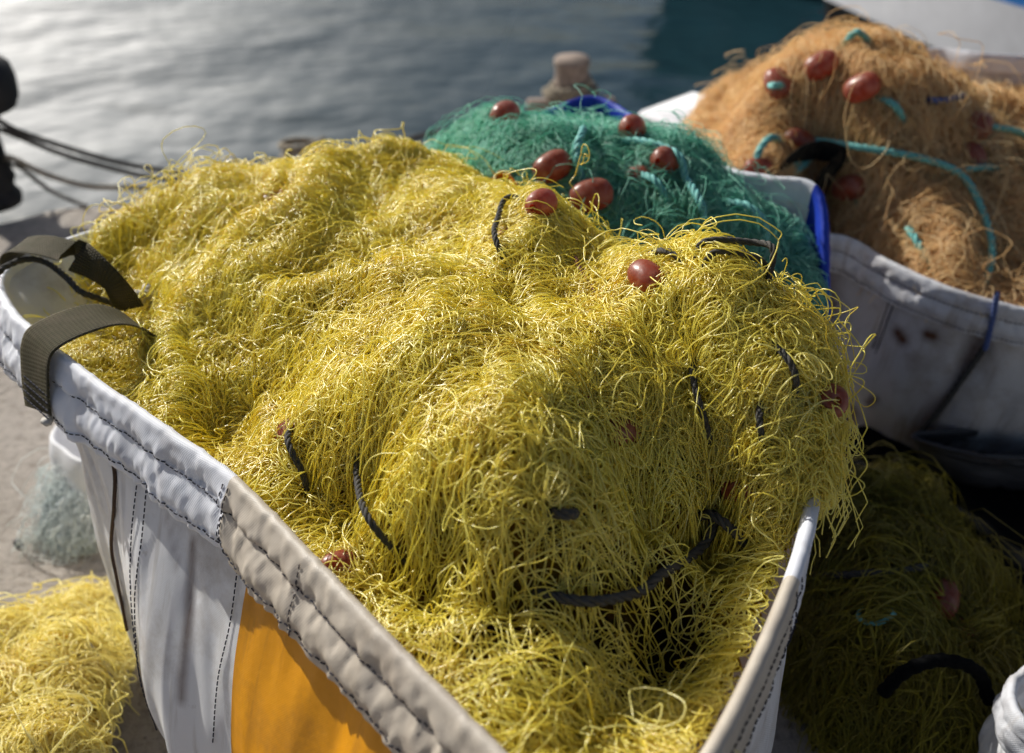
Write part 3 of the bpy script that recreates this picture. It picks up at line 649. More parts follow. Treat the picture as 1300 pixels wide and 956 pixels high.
yflow = flow_fn([(250, 300, 1, .2), (450, 330, 1, .05), (300, 430, 1, -.05), (500, 480, 1, .12), (650, 520, 1, .35), (720, 600, 1, .7), (400, 580, .6, .6), (550, 650, .8, .6), (750, 330, .7, -.5), (850, 450, .35, 1), (900, 350, 1, -.1), (950, 450, .3, 1), (985, 560, .4, .9), (620, 780, 1, -.2), (900, 750, .6, -.7), (550, 230, 1, .5), (350, 230, 1, -.15), (750, 720, 1, -.35), (180, 400, .4, .8), (860, 620, .2, 1)], .8, .13)
ls = [YF.hit(*p)[:2] for p in [(205, 215), (215, 235), (250, 200), (270, 215), (200, 250), (700, 262), (850, 300), (960, 340), (1010, 390), (1030, 430), (1050, 560), (1055, 580), (820, 560), (930, 820), (680, 470), (640, 480), (190, 390), (170, 430)]]
thin = [(*YF.hit(*p)[:2], r, a) for p, r, a in [((850, 790), .09, .97), ((790, 840), .07, .9), ((915, 735), .05, .85), ((560, 760), .06, .7), ((480, 670), .05, .8), ((860, 560), .03, .5), ((660, 830), .07, .8), ((600, 790), .05, .7), ((700, 740), .05, .55), ((760, 660), .04, .5), ((800, 540), .04, .5), ((420, 610), .04, .6)]]
sets = [strands(YF, 5400, 96, .0055, yflow, .45, 9, .020, 13, 10, .22, lift=.0018, off=(-.007, .004), jitter=.75, knot=6, loops=.02, loop_h=.02, thin=thin),
        strands(YF, 5600, 76, .0045, yflow, .3, 4, .022, 24, 20, .5, (.010, .030), lift=.004, off=(-.003, .011), loops=.10, loop_h=.022, thin=[(a, b, c, d*.75) for a, b, c, d in thin]),
        strands(YF, 700, 110, .0055, yflow, .25, 3, .03, 7, 3, .35, (.035, .11), lift=.003, off=(.002, .012), loops=.05, loop_h=.02, jitter=1.),
        strands(YF, 130, 70, .0045, None, .1, 3, .02, 16, 18, .7, (.010, .026), lift=.010, off=(0, .014), loops=.7, loop_h=.045, starts=ls),
        strands(YF, 750, 80, .004, None, .05, 3, .025, 18, 12, .95, (.007, .018), lift=.004, off=(0, .012), loops=.3, loop_h=.02, starts=[YF.hit(*p)[:2] for p in [(850, 480), (900, 560), (800, 420), (950, 500), (900, 430), (1000, 450), (1020, 500), (1040, 560), (1045, 590), (1010, 560), (980, 600), (870, 400), (1010, 420), (940, 360), (730, 520), (640, 560)]])]
netting(YF, sets, [M['yellow'], M['yellow_core']], yn, .00075, .013, sides=5, thin=thin)
def lines(f, parent, specs, mat, R, lift, name='float_line'):
    for pts in specs:
        mb = MB(); rope(mb, f.line(pts, [-.006]+[lift]*(len(pts)-2)+[-.006]), R); mb.build(name, mat, parent)
lines(YF, yn, [[(652, 348), (642, 320), (642, 292), (655, 268), (685, 252)], [(810, 325), (850, 338), (885, 344)], [(880, 340), (905, 328), (935, 323), (962, 334), (978, 352)], [(885, 352), (910, 340), (935, 342), (955, 362), (966, 382)],
               [(384, 520), (387, 560), (391, 600), (395, 640)], [(455, 560), (470, 600), (492, 660), (515, 720)], [(965, 425), (982, 455), (998, 485), (1010, 520)], [(880, 430), (896, 480), (903, 530), (906, 580)], [(964, 495), (972, 540), (970, 575)]], M['rope_dark'], .0046, .026)
lines(YF, yn, [[(676, 752), (735, 756), (790, 746), (830, 724), (866, 694), (884, 660), (890, 632)], [(884, 660), (915, 650), (942, 668), (950, 700)], [(690, 650), (712, 654), (735, 650)]], M['rope_dark'], .0065, .027)
floats(YF, yn, [(684, 262, 1, -.15, .95, .55), (826, 356, .6, .8, .9, .6), (1040, 507, 0, 0, .98, .5), (352, 252, 1, .1, .9, -.1), (790, 545, 1, .3, .9, -.2), (432, 716, 1, .1, .8, .1), (940, 618, 1, .2, .8, -.1), (640, 300, 1, -.2, .8, -.2), (372, 545, 1, .2, 1., -.2), (735, 512, 1, .3, .8, -.3)], .86, -.04)
mb = MB(); c = YF.hit(196, 382, .012); lathe(mb, [(0, -.018), (.012, -.014), (.016, 0), (.013, .01), (.015, .016), (.008, .026), (0, .03)], c, (.3, -.2, .9), 18, lump=.45); rope(mb, [c+[-.02, 0, .01], c+[0, -.02, .02], c+[.02, 0, .008], c+[.01, .02, -.01]], .006)
mb.build('rope_knot', M['rope_white'], yn)
def twig(pts, lab):
    P = curve(YF.line(pts, [.016]*len(pts)), .004); mb = MB(); V, F = tubes(P[None], np.linspace(.0035, .0012, len(P))[None], 7); mb.add(V, F)
    tag(mb.build('twig', M['twig']), lab, 'twig')
twig([(725, 338), (742, 358), (762, 380)], 'thin red-brown twig caught in the yellow net behind the float')
# ================================================================== bag with the green net
b2 = thing('net_bag', (.22, 1.95, 0), 'blue and white tarpaulin bag with green netting, between the yellow and the orange heap', 'bag', 'tarpaulin bags full of netting')
rim2 = [(.606, 1.84, .755), (.612, 1.74, .65), (.60, 1.64, .54), (.50, 1.46, .46), (.26, 1.50, .50), (-.03, 1.77, .62), (-.14, 1.93, .66), (-.22, 2.09, .70), (-.08, 2.24, .735), (.074, 2.29, .755), (.20, 2.37, .765), (.31, 2.22, .75), (.44, 1.97, .75), (.52, 1.90, .755)]
B2 = Bag(rim2, (.22, 1.92), .9, 0., .006, bulge=.02, splay=.1, seed=5)
B2.hem_grid(.8)
iw0, iw1 = B2.s_at(805, 150), B2.s_at(1036, 238)
order = (iw1-iw0) % B2.n < B2.n/2
B2.hem(*((iw0, iw1) if order else (iw1, iw0)), M['hem'], b2)
o = B2.hem(*((iw1, iw0) if order else (iw0, iw1)), M['blue_tarp'], b2); o['label'] = 'blue hem'
B2.panel(*((iw0, iw1) if order else (iw1, iw0)), M['tarp'], b2); B2.panel(*((iw1, iw0) if order else (iw0, iw1)), M['blue_tarp'], b2)
B2.floor(M['blue_tarp'], b2)
mb = MB()
for q in (.034*.8, .086*.8): dashes(mb, B2.H[:, B2.hem_row(q)], .001, nrm=B2.N, up=.0012)
mb.build('stitching', M['thread'], b2)
GF = Field([(525, 200, .72), (560, 188, .77), (600, 170, .82), (645, 152, .85), (600, 220, .80), (560, 240, .72), (700, 203, .84), (700, 240, .80), (780, 188, .82), (740, 182, .815), (840, 204, .82), (890, 198, .795), (870, 240, .80), (940, 252, .75), (945, 300, .72), (1000, 280, .68), (1015, 380, .61), (1030, 460, .52), (980, 380, .60), (900, 300, .73), (800, 260, .78), (640, 195, .835)],
           (B2.R+B2.N*-.012)[::4], 9, folds=((.16, .016), (.07, .010)), dx=.008, zlim=(.40, .88), extra=rim_pts(B2, (525, 215), (1036, 238), -.055, -.01, .08))
gn = thing('fishing_net', (.2, 1.95, .6), 'fuzzy green fishing net with red-brown floats in the bag behind the yellow heap', 'fishing net', 'heaps of netting')
gflow = flow_fn([(600, 190, 1, -.5), (700, 200, .6, .8), (800, 220, .8, .6), (900, 270, .7, .8), (980, 340, .5, 1), (640, 230, .8, .4)], .8, .15)
netting(GF, [strands(GF, 5200, 60, .008, gflow, .8, 14, .016, 12, 9, .25, (.01, .03), lift=.004, off=(-.012, .010), loops=.04, loop_h=.025),
             strands(GF, 2600, 50, .006, None, .2, 4, .02, 18, 22, .5, (.01, .03), lift=.006, off=(-.002, .014), loops=.10, loop_h=.03)], [M['green'], M['green_core']], gn, .0007, sides=4)
lines(GF, gn, [[(735, 165), (732, 190), (736, 215), (744, 242)], [(765, 180), (800, 196), (840, 212), (868, 240), (884, 266), (892, 292)], [(800, 215), (840, 250), (860, 280)], [(905, 255), (930, 276), (950, 300), (962, 330)], [(680, 170), (690, 190)]], M['rope_teal'], .0078, .042)
floats(GF, gn, [(795, 172, .9, .5, 1., .45), (698, 212, 1, -.25, 1.05, .5), (751, 254, 1, .05, 1.1, .6), (638, 152, 1, -.2, 1.1, .1), (840, 205, 1, .3, 1., .0), (812, 222, 1, .3, .8, -.1)], 1., .42)
P = GF.line([(628, 236), (645, 229), (658, 238), (664, 256)], .022)
ribbon(P, [[.3, -.6, .7], [.2, -.6, .7], [.5, -.5, .5]], .03, M['ribbon'], gn, 'ribbon')
# ================================================================== bag with the orange net
b3 = thing('net_bag', (1.1, 2.5, 0), 'stained white tarpaulin bag with a rope over its side, full of orange-brown netting', 'bag', 'tarpaulin bags full of netting')
rim3 = [(.70, 2.06, .55), U(1080, 305, .55), U(1130, 334, .545), U(1200, 365, .535), U(1265, 385, .525), U(1330, 395, .52), (1.36, 1.80, .53), (1.75, 2.1, .55), (1.95, 2.6, .58), (1.85, 3.1, .62), U(1250, 70, .63), U(1170, 64, .62), (.95, 3.22, .60), (.66, 2.95, .56), (.53, 2.6, .55), (.51, 2.32, .55), (.57, 2.10, .55)]
B3 = Bag(rim3, (1.19, 2.52), .80, 0., .006, bulge=.05, splay=.12, seed=8, fold=.02)
B3.hem_grid(.9)
B3.stain_line([(1262, 395), (1235, 450), (1190, 520), (1160, 555)], .035, .75); B3.stain_line([(1048, 300), (1048, 400)], .05, .9); B3.stain_line([(1138, 424), (1146, 430)], .022, 1.2); B3.stain_line([(1178, 424), (1182, 428)], .018, 1.2); B3.stain_line([(1075, 540), (1082, 520)], .03, 1.); B3.stain_line([(1110, 505), (1104, 512)], .018, 1.)
m0, m1 = B3.s_at(*proj((1.95, 2.6, .58))[:2]), B3.s_at(*proj((.66, 2.95, .56))[:2]); B3.hem(m0, m1, M['hem'], b3); B3.hem(m1, m0, M['old_hem'], b3); B3.panel(0, B3.n, M['old_tarp'], b3); B3.floor(M['old_tarp'], b3)
mb = MB()
for q in (.034*.9, .086*.9): dashes(mb, B3.H[:, B3.hem_row(q)], .001, nrm=B3.N, up=.0012)
mb.build('stitching', M['thread'], b3); mb = MB()
for pts in ([(1140, 370), (1115, 440), (1085, 520)], [(1133, 370), (1108, 440), (1078, 520)]):
    dashes(mb, wall_line(B3, pts), .0016, .008, .002)
mb.build('stitching', M['thread'], b3)
mb = MB(); rope(mb, [U(1266, 372, .57)]+[B3.W[B3.pick(*p)]+B3.N[B3.pick(*p)[0]]*.022 for p in [(1262, 400), (1250, 435)]], .006); mb.build('tie_cord', M['rope_blue'], b3)
mb = MB(); rope(mb, [B3.W[B3.pick(*p)]+B3.N[B3.pick(*p)[0]]*.008 for p in [(1249, 438), (1225, 475), (1195, 515), (1168, 548)]], .0075); mb.build('tie_rope', M['rope_dark'], b3)
off3 = np.full(B3.n, -.012); j0, j1 = B3.s_at(*proj((.95, 3.22, .60))[:2]), B3.s_at(*proj((.62, 2.36, .55))[:2])
off3[min(j0, j1):max(j0, j1)] = .045
for _ in range(40): off3 = (off3+np.roll(off3, 1)+np.roll(off3, -1))/3
OF = Field([(905, 188, .58), (950, 132, .72), (930, 180, .62), (960, 185, .70), (1000, 92, .83), (1040, 66, .86), (1080, 48, .87), (1120, 52, .86), (1150, 68, .83), (1180, 110, .74), (1225, 122, .655), (1265, 136, .60), (1310, 152, .56), (1100, 110, .83), (1000, 160, .75), (1000, 212, .64), (1080, 222, .63), (1060, 262, .54), (1150, 260, .60), (1110, 300, .53), (1200, 200, .68), (1200, 300, .57), (1240, 350, .52), (1290, 330, .54), (1290, 200, .63), (1280, 150, .66), (1400, 300, .55), (1400, 150, .62), (1150, 180, .73)],
           (B3.R+B3.N*off3[:, None])[::4], 14, folds=((.22, .026), (.09, .014)), dx=.010, zlim=(.45, .90), extra=np.concatenate([rim_pts(B3, (1300, 90), proj((.95, 3.22, .60))[:2], -.12, -.01, .12), rim_pts(B3, proj((.70, 3.0, .56))[:2], proj((.6, 2.4, .55))[:2], .05, .02, .12)]))
on = thing('fishing_net', (1.1, 2.5, .5), 'orange-brown fishing net piled high in the stained bag at the right', 'fishing net', 'heaps of netting')
oflow = flow_fn([(960, 150, .4, -1), (1050, 80, 1, -.2), (1100, 150, .9, .5), (1200, 200, .9, .5), (1150, 280, .7, .8), (1280, 300, .7, .7), (1230, 100, 1, .1), (1000, 190, .5, -.7)], .65, .25)
netting(OF, [strands(OF, 7000, 60, .009, oflow, .7, 14, .02, 10, 9, .3, (.012, .035), lift=.005, off=(-.014, .012), loops=.05, loop_h=.03),
             strands(OF, 4200, 50, .007, None, .2, 4, .02, 16, 20, .5, (.012, .03), lift=.007, off=(-.002, .016), loops=.10, loop_h=.03)], [M['orange'], M['orange_core']], on, .00075, sides=4)
lines(OF, on, [[(1006, 184), (1040, 182), (1100, 190), (1160, 205), (1208, 234), (1232, 280), (1241, 330), (1246, 372)], [(958, 222), (965, 205), (982, 192), (1002, 186)], [(996, 218), (1010, 202), (1034, 187)], [(1002, 226), (1018, 208), (1042, 188)], [(1112, 122), (1132, 138), (1150, 156)], [(1148, 285), (1165, 312), (1184, 342)], [(1180, 224), (1240, 226), (1300, 218)], [(1226, 148), (1238, 164), (1270, 172), (1310, 176)], [(960, 112), (985, 116), (1000, 108)], [(1060, 66), (1085, 58), (1110, 58)], [(1240, 190), (1290, 215)], [(1082, 245), (1090, 268)]], M['rope_teal'], .0085, .036)
floats(OF, on, [(1042, 87, 1, -.2, 1.15, .5), (1100, 110, 1, -.1, 1.15, .5), (990, 106, .3, 1, 1.1, .2), (1003, 180, .7, .7, 1.15, .6), (1082, 236, 1, .1, 1.1, .3), (1228, 200, .3, 1, 1.1, .0), (963, 214, 1, .3, .9, .1), (1240, 158, 1, 0, 1.3, -.2)], 1., .42)
ribbon([OF.hit(988, 216, .02), OF.hit(992, 204, .05), OF.hit(1030, 198, .07), OF.hit(1070, 198, .07), OF.hit(1082, 204, .05)], [[.1, -.5, .8], [.1, -.4, .9], [.1, -.2, 1], [.2, -.2, 1]], .05, M['black_web'], b3)
ribbon([OF.hit(1084, 200, .05), OF.hit(1068, 222, .07), OF.hit(1045, 246, .06), OF.hit(1028, 262, .02)], [[.9, .3, .2], [.9, .3, .3], [.8, .3, .4]], .05, M['black_web'], b3)
mb = MB(); rope(mb, OF.line([(1170, 130), (1190, 132), (1212, 126)], .02), .008); mb.build('cord', M['rope_blue'], on)
# ================================================================== netting on the ground
def ground_poly(pts, z=.05): return [U(x, y, z) for x, y in pts]
SF = Field([(1130, 640, .20), (1070, 620, .12), (1200, 690, .14), (1280, 770, .09), (1050, 700, .19), (1100, 800, .22), (1200, 800, .18), (1050, 830, .14), (1250, 850, .14), (1150, 720, .24), (1150, 900, .15), (1000, 800, .12)],
           ground_poly([(1035, 605), (1130, 590), (1210, 650), (1300, 755), (1345, 900), (1220, 990), (1050, 960), (985, 850), (1000, 720)]), 21, folds=((.2, .03), (.09, .018)), dx=.008, edge=(.10, .10), zlim=(0.01, .27))
sn = thing('fishing_net', (.85, 1.5, 0), 'yellow fishing net on the ground between the bags, coloured darker for the deep shade', 'fishing net', 'heaps of netting')
netting(SF, [strands(SF, 3200, 50, .008, None, .3, 12, .016, 9, 8, .3, (.012, .03), lift=.007, off=(-.012, .012), loops=.05)], [M['shade_yellow'], M['shade_core']], sn, .0010, .02)
lines(SF, sn, [[(1018, 726), (1060, 736), (1110, 734), (1160, 722), (1196, 708)]], M['rope_dark'], .007, .016)
lines(SF, sn, [[(1094, 764), (1100, 790), (1118, 802), (1130, 788), (1122, 768)]], M['rope_teal'], .004, .02)
floats(SF, sn, [(1192, 756, .2, -1, 1., .4), (1222, 800, .2, 1, .9, .1), (1030, 690, 1, 0, .9, .2)])
LF_ = Field([(-1.0, 1.22, .10), (-.88, 1.30, .11), (-.85, 1.42, .05), (-1.1, 1.2, .05), (-.8, 1.1, .14), (-.95, 1.05, .14), (-.95, 1.42, .06)],
            [(-.80, 1.50), (-.90, 1.50), (-1.02, 1.38), (-1.14, 1.22), (-1.12, 1.0), (-.9, .88), (-.66, .98), (-.70, 1.2)], 30, folds=((.12, .018), (.06, .01)), edge=(.08, .08), zlim=(.01, .18), pixel=False)
ln = thing('fishing_net', (-.92, 1.2, 0), 'small sunlit pale yellow net on the concrete beside the foreground bag', 'fishing net', 'heaps of netting')
netting(LF_, [strands(LF_, 1500, 46, .006, None, .3, 8, .016, 9, 14, .45, (.008, .03), lift=.006, off=(-.008, .010), loops=.12, loop_h=.035, kink=.05)], [M['pale_yellow'], M['yellow_core']], ln, .0012, sides=5)
lines(LF_, ln, [[(50, 782), (80, 795), (105, 818), (124, 845), (136, 868), (142, 900)]], M['rope_tan'], .0045, .010)
# white sack with a tuft of white net, behind the front bag
c = U(118, 655, 0); c = np.array([c[0]+.06, c[1]+.08, 0])
mb = MB(); lathe(mb, [(0, .002), (.10, .004), (.125, .03), (.135, .09), (.128, .15), (.118, .185), (.112, .19), (.106, .183), (.11, .12), (.10, .03), (0, .02)], c, (0, .0, 1), 48, lump=.12)
V = np.concatenate(mb.V); V[:, :2] += (V[:, 2:]*.12)*np.array([[-.6, .3]])
mb.V = [V]; o = mb.build('bucket', M['foam']); tag(o, 'white bucket mostly hidden behind the corner of the foreground bag', 'bucket')
WF = Field([(c[0]-.10, c[1]-.10, .10), (c[0]-.12, c[1]-.14, .05), (c[0]-.02, c[1]-.14, .09), (c[0]-.06, c[1]-.04, .13)], [(c[0]-.17, c[1]-.02), (c[0]-.19, c[1]-.16), (c[0]-.10, c[1]-.24), (c[0]+.02, c[1]-.2), (c[0]+.03, c[1]-.04)], 33, folds=((.06, .01),), edge=(.05, .06), zlim=(.005, .15), pixel=False)
wn = thing('fishing_net', (c[0]-.08, c[1]-.12, 0), 'tuft of fine white netting on the concrete by the white bucket', 'fishing net', 'heaps of netting')
netting(WF, [strands(WF, 280, 40, .005, None, .3, 6, .012, 9, 18, .5, (.008, .02), lift=.01, off=(-.004, .012), loops=.2, loop_h=.03)], [M['white_twine'], M['white_core']], wn, .0007)
# bag edge in the lower right corner and a grey tub in the shade under the orange heap
b4 = thing('net_bag', (1.02, .98, 0), 'white rolled bag edge in the bottom right corner, in the shade', 'bag', 'tarpaulin bags full of netting')
rim4 = [U(1287, 872, .27), U(1303, 854, .275), U(1326, 840, .28), U(1400, 812, .31), (1.5, 1.0, .31), (1.4, .72, .30), U(1400, 1010, .30), U(1345, 950, .28), U(1296, 910, .28)]
B4 = Bag(rim4, (1.12, .93), .9, 0., .006, splay=.1, seed=12); B4.hem_grid(.8); B4.hem(0, B4.n, M['old_hem'], b4); B4.panel(0, B4.n, M['tarp'], b4); B4.floor(M['tarp'], b4)
SH = Field([(1130, 620, .05), (1250, 640, .06), (1250, 720, .04), (1330, 700, .06), (1120, 580, .07), (1350, 850, .04), (1200, 900, .03)], ground_poly([(1045, 590), (1080, 560), (1250, 560), (1420, 560), (1500, 760), (1420, 980), (1150, 980), (1040, 900), (1010, 760), (1010, 660)], .02), 41, folds=((.3, .02), (.1, .012)), dx=.012, edge=(.03, .02), zlim=(.008, .10))  # black sheet added over the quay to make the shade there black
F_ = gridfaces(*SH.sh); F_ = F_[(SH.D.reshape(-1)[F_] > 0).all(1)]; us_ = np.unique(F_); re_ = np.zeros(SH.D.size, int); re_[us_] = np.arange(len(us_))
tag(mesh('shade_sheet', np.stack([SH.X, SH.Y, np.maximum(SH.Z, .006)], -1).reshape(-1, 3)[us_], [re_[F_]], M['rubber']), 'black sheet added to blacken the shade under the orange bag and the shade-darkened yellow net', 'shade_sheet')
tb = thing('tub', (1.42, 1.95, 0), 'dark grey tub standing in the shade below the orange net bag', 'tub')
B5 = Bag([U(1160, 552, .17), U(1240, 545, .18), U(1330, 530, .19), (1.75, 1.95, .18), (1.7, 1.72, .17), U(1300, 580, .17), U(1220, 572, .17)], (1.42, 1.86), .85, 0., .008, splay=0., seed=13); B5.hem_grid(.5)
B5.hem(0, B5.n, M['grey_tarp'], tb, 'rim'); B5.panel(0, B5.n, M['grey_tarp'], tb, 'tub_wall'); B5.floor(M['grey_tarp'], tb)
mb = MB(); P = curve([U(1120, 880, .2), U(1150, 852, .25), U(1195, 838, .26), U(1240, 852, .24), U(1256, 890, .18)], .006); P[:, 2] = np.maximum(P[:, 2], .02)
s_ = np.arange(len(P)); V, F = tubes(P[None], .011+.0012*np.sin(s_*1.6)[None], 14); mb.add(V, F)
tag(mb.build('hose', M['rubber']), 'black ribbed hose lying over the shade-darkened yellow net in the bottom right shade', 'hose')
for (px, py), r, lab in (((22, 692), .012, 'dark pebble lying on the lit concrete at the left edge'), ((60, 640), .006, 'tiny dark chip of stone on the concrete below the left strap')):
    q = U(px, py, 0); mb = MB(); lathe(mb, [(0, 0), (r, .001), (r*1.15, r*.35), (r*.8, r*.8), (0, r*.95)], q, (0, 0, 1), 14, squash=.7, lump=.5); tag(mb.build('pebble', M['iron']), lab, 'pebble')
# ================================================================== quay furniture
p = U(-10, 258, 0); mo = thing('mooring_bollard', p, 'black iron mooring bollard at the quay edge, far left', 'bollard')
mb = MB(); lathe(mb, [(0, 0), (.115, 0), (.12, .03), (.105, .05), (.10, .07), (.115, .10), (.105, .13), (.10, .17), (.098, .22), (.095, .27), (.10, .31), (.13, .345), (.19, .37), (.205, .40), (.21, .46), (.20, .51), (.16, .545), (0, .56)], p, (0, 0, 1), 40, lump=.08); mb.build('bollard_body', M['iron'], mo)
def free_rope(name, pts, R, mat, lab, cat='rope', group=None):
    mb = MB(); rope(mb, pts, R, step=R*1.2); return tag(mb.build(name, mat), lab, cat, group)
bx = p+np.array([.11, -.05, 0])
q1 = U(205, 219, .02)
free_rope('mooring_rope', [p+[.12, -.05, .36], U(20, 165, .31), U(80, 186, .20), U(150, 206, .10), U(205, 216, .05), U(260, 222, .012), U(330, 216, .012)], .011, M['rope_dark'], 'upper of the two slack grey mooring ropes running from the black iron bollard', group='mooring ropes')
free_rope('mooring_rope', [p+[.13, -.08, .33], U(20, 172, .28), U(80, 196, .16), U(150, 216, .06), U(200, 226, .012), U(260, 230, .012), U(330, 224, .012)], .011, M['rope_dark'], 'lower of the two slack grey mooring ropes running from the black iron bollard', group='mooring ropes')
free_rope('mooring_rope', [p+[.15, -.10, .22], U(18, 202, .17), U(60, 222, .09), U(110, 236, .035), U(150, 238, .012), U(200, 238, .012), U(260, 238, .012)], .011, M['rope_tan'], 'pale grey rope sagging from the foot of the black bollard to the quay edge', group='mooring ropes')
free_rope('mooring_rope', [p+[.16, -.10, .20], U(28, 214, .12), U(50, 232, .05), U(72, 246, .012), U(110, 262, .012)], .009, M['rope_dark'], 'short thin rope dropping steeply from the black bollard to the concrete', group='mooring ropes')
free_rope('mooring_rope', [U(470, 200, .012), U(500, 184, .05), U(530, 174, .085), U(560, 168, .07), U(590, 168, .03), U(640, 172, .012)], .013, M['rope_dark'], 'dark rope arching on the quay between the yellow and the green net', group='mooring ropes')
pm = U(388, 212, 0)
mb = MB(); rope(mb, [pm+[.085*math.cos(a), .085*math.sin(a)*.9, .02+.008*a] for a in np.linspace(0, 12.5, 40)], .015, step=.012); tag(mb.build('rope_coil', M['rope_tan']), 'small coil of grey rope on the quay edge behind the yellow net', 'rope coil')
# wooden post with crossbar and a rope wound round it
p = U(724, 148, 0); p[:2] += [0, -.04]; wb = thing('mooring_post', p, 'weathered wooden mooring post with a crossbar and rope wound round it', 'mooring post')
mb = MB(); lathe(mb, [(0, 0), (.105, 0), (.10, .02), (.086, .10), (.076, .19), (.074, .245), (.08, .252), (.08, .275), (.072, .284), (0, .287)], p, (0, 0, 1), 28, lump=.06); mb.build('post', M['wood'], wb)
mb = MB(); box(mb, p+[-.0, -.01, .075], (.40, .055, .05), .06, bev=.008); mb.build('crossbar', M['wood'], wb)
mb = MB(); A = np.linspace(0, 2*np.pi*4.2, 110); rr = .128-.0016*A+.014*np.sin(A*1.7)
rope(mb, [p+[r*math.cos(a), r*math.sin(a), .025+.006*a+.008*math.sin(a*1.3)] for r, a in zip(rr, A)], .017, step=.014); mb.build('rope_winding', M['rope_tan'], wb)
# white polystyrene fish box
fb = thing('fish_box', U(885, 160, .0), 'white polystyrene fish box with its lid on, between the green and the orange net', 'box')
c = (U(826, 147, .30)+U(965, 158, .30))/2; rz = math.atan2(*(U(826, 147, .3)-U(872, 176, .3))[[1, 0]])
corners = [U(826, 146, .30), U(896, 120, .30), U(975, 134, .30), U(886, 180, .30)]; c = np.mean(corners, 0); e1 = (corners[1]-corners[0]); e2 = corners[3]-corners[0]; rz = math.atan2(e1[1], e1[0])
w_, d_ = np.linalg.norm(e1), max(.38, np.linalg.norm(e2)*.95)
mb = MB(); box(mb, (c[0], c[1], .13), (w_-.03, d_-.03, .256), rz, bev=.02); mb.build('box_body', M['foam'], fb)
mb = MB(); box(mb, (c[0], c[1], .283), (w_, d_, .045), rz, bev=.012); box(mb, (c[0], c[1], .308), (w_*.8, d_*.75, .012), rz, bev=.006); mb.build('lid', M['foam'], fb)
# ================================================================== boats
def boat(name, label, centre, ang, L, Wd, zk, zs, bands, deckmat, cabin=None):
    """bands: (z low, z high, part name, material); the hull is split by them"""
    cx, cy = centre; ca, sa = math.cos(ang), math.sin(ang)
    root = thing(name, (cx, cy, -.72), label, 'boat')
    def tf(V):
        V = np.asarray(V, float); return np.stack([cx+V[:, 0]*ca-V[:, 1]*sa, cy+V[:, 0]*sa+V[:, 1]*ca, V[:, 2]], 1)
    us = np.linspace(0, 1, 61)
    def half(u, z):
        f = np.where(u < .5, .80+.20*np.sin(np.pi*u), 1-.98*np.clip((u-.5)/.5, 0, 1)**2.3)
        zz = np.clip((z-zk)/(zs-zk), 0, 1.3); return Wd/2*f*(.35+.65*zz**.45)*(1+.10*zz*u)
    def sheer(u): return .30*np.clip(u-.35, 0, 1)**2*1.6+.05*(1-u)**2
    for z0, z1, nm, mt in bands:
        zz = np.linspace(z0, z1, 9); V = []
        for sd in (1, -1):
            for u in us:
                for z in zz:
                    w = (z-zk)/(zs-zk); Z = z+sheer(u)*np.clip(w, 0, 1); V.append((L*(u-.5)+.22*L*.25*np.clip(w, 0, 1)*u**4, sd*half(u, z), Z))
        n = len(us)*9; F = np.concatenate([gridfaces(61, 9), gridfaces(61, 9, off=n)[:, ::-1]])
        tr = np.array([[j, j+1, n+j+1, n+j] for j in range(8)])
        mesh(nm, tf(V), [np.concatenate([F, tr])], mt, root, True)
    V = []
    for u in us:
        Z = zs-.06+sheer(u)
        V += [(L*(u-.5)+.055*L*u**4, s*half(u, zs)*.98, Z) for s in (1, -1)]
    mesh('deck', tf(V), [gridfaces(61, 2)], deckmat, root, False)
    P = [tf([(L*(u-.5)+.055*L*u**4, s*half(u, zs), zs+sheer(u)+.01) for u in us]) for s in (1, -1)]
    V, F = tubes(np.stack(P), .035, 8); mb = MB(); mb.add(V, F); mb.build('gunwale', bands[-1][3], root)
    return root, tf
ang = math.atan2(-.923, .384); ctr = np.array([2.42, 8.3])+np.array([.384, -.923])*2.3+np.array([.923, .384])*.86
r1_, tf = boat('fishing_boat', 'moored white fishing boat with a blue stripe along its hull, at the top right', ctr, ang, 4.6, 2.3, -1.1, .55, [(-1.1, -.40, 'hull_bottom', M['hull_black']), (-.40, .06, 'hull', M['hull_white']), (.06, .14, 'stripe', M['hull_blue']), (.14, .55, 'topside', M['hull_white'])], M['deck'])
c = tf([(.2, 0, 1.0)])[0]; mb = MB(); box(mb, c, (1.5, 1.3, 1.0), ang, bev=.05); mb.build('cabin', M['hull_white'], r1_)
r2_, tf = boat('fishing_boat', 'small dark green boat whose reflection darkens the water at the top', (2.62, 11.6), math.radians(212), 2.3, 1.2, -1.1, .50, [(-1.1, -.55, 'hull_bottom', M['hull_black']), (-.55, .12, 'hull', M['hull_green']), (.12, .50, 'topside', M['hull_green'])], M['deck'])
c = tf([(.0, 0, .75)])[0]; mb = MB(); box(mb, c, (.7, .7, .6), math.radians(212), bev=.05); mb.build('cabin', M['hull_green'], r2_)
pb = tf([(.8, .2, .3)])[0]; mb = MB(); V, F = tubes(np.array([[pb, pb+[0, 0, 1.3]]]), .07, 12); mb.add(V, F); mb.build('mast', M['teal_paint'], r2_)
q = tf([(-.5, .72, .2)])[0]; mb = MB(); lathe(mb, [(0, -.2), (.09, -.16), (.14, -.05), (.14, .05), (.09, .16), (.03, .2), (.03, .24), (0, .25)], q, seg=20); tag(mb.build('buoy', M['red']), 'red buoy hanging on the side of the dark green boat', 'buoy')
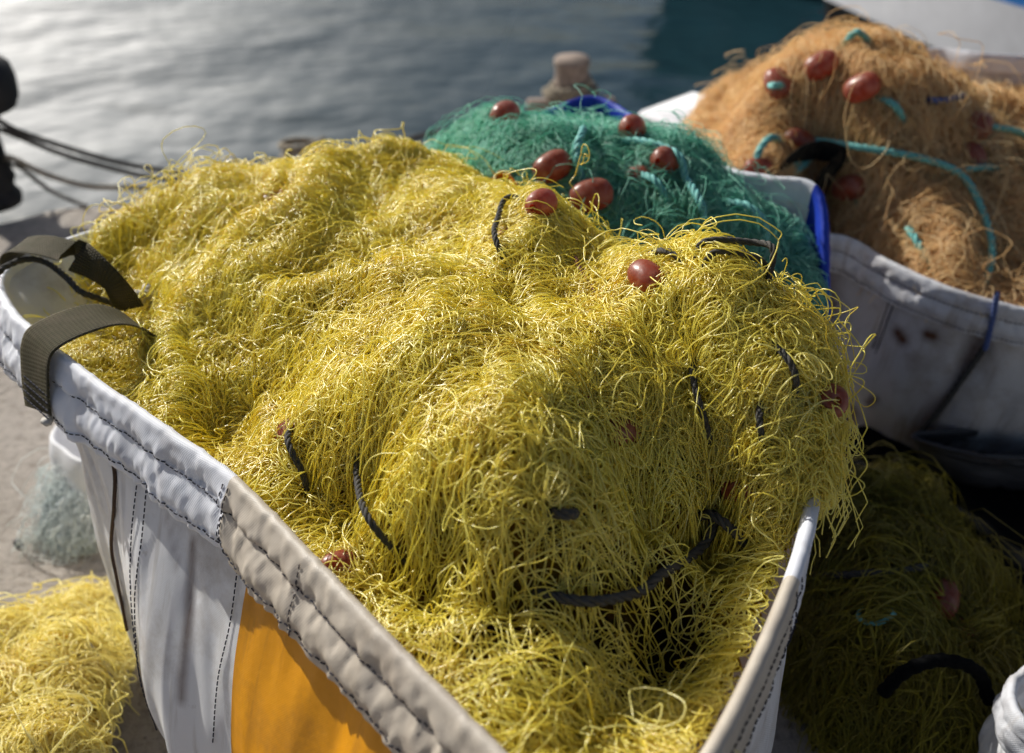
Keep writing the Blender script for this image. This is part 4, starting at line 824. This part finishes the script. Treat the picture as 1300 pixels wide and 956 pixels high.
# ================================================================== camera, light
cam = bpy.data.cameras.new('camera'); co = bpy.data.objects.new('camera', cam); COL.objects.link(co)
co.location = (0, 0, CAMZ); co.rotation_euler = (math.pi/2-PITCH, 0, 0)
cam.sensor_fit = 'HORIZONTAL'; cam.sensor_width = 36.; cam.lens = 36.*FPX/1300.; cam.shift_y = -45./1300.; cam.clip_end = 2000.
cam.dof.use_dof = True; cam.dof.focus_distance = 1.32; cam.dof.aperture_fstop = 2.6
S.camera = co
AZ, EL = math.radians(-46.), math.radians(33.)
w = bpy.data.worlds.new("World"); S.world = w; w.use_nodes = True
sky = w.node_tree.nodes.new('ShaderNodeTexSky'); sky.sky_type = 'NISHITA'; sky.sun_disc = False
sky.sun_elevation = EL; sky.sun_rotation = AZ; sky.dust_density = 3.0
bg = w.node_tree.nodes['Background']; wt = w.node_tree
gd = wt.nodes.new('ShaderNodeVectorMath'); gd.operation = 'DOT_PRODUCT'; tcw = wt.nodes.new('ShaderNodeTexCoord'); wt.links.new(tcw.outputs['Generated'], gd.inputs[0])
ga, ge = math.radians(-33.), math.radians(9.); gd.inputs[1].default_value = (math.sin(ga)*math.cos(ge), math.cos(ga)*math.cos(ge), math.sin(ge))
glow = math_(wt, 'EXPONENT', math_(wt, 'DIVIDE', math_(wt, 'SUBTRACT', gd.outputs['Value'], 1.), .035))          # glow patch added low in the sky to put glare on the water
glow = math_(wt, 'MULTIPLY', math_(wt, 'MULTIPLY', glow, ramp(wt, noise(wt, 4., 4., vec=tcw.outputs['Generated']), [(.3, (.6, .6, .6)), (.7, (1, 1, 1))]).outputs[0]), 110.)
sky_glow = mix(wt, 1., sky.outputs[0], mix(wt, glow, (0., 0., 0., 1.), (1., .97, .93, 1.)), 'ADD')
for n_ in wt.nodes:
    if n_.type == 'MIX': n_.clamp_factor = False
wt.links.new(sky_glow, bg.inputs[0]); bg.inputs[1].default_value = .062
sun = bpy.data.lights.new('sun', 'SUN'); sun.energy = 5.0; sun.angle = math.radians(.53); sun.color = (1., .97, .90)
so = bpy.data.objects.new('sun', sun); COL.objects.link(so); so.location = (-5, 6, 6)
so.rotation_euler = (math.pi/2-EL, 0, math.pi-AZ)
S.view_settings.view_transform = 'Standard'; S.view_settings.look = 'None'; S.view_settings.exposure = 0.
S.render.engine = 'CYCLES'; S.cycles.use_denoising = True; S.cycles.max_bounces = 14; S.cycles.diffuse_bounces = 12; S.cycles.sample_clamp_indirect = 6.
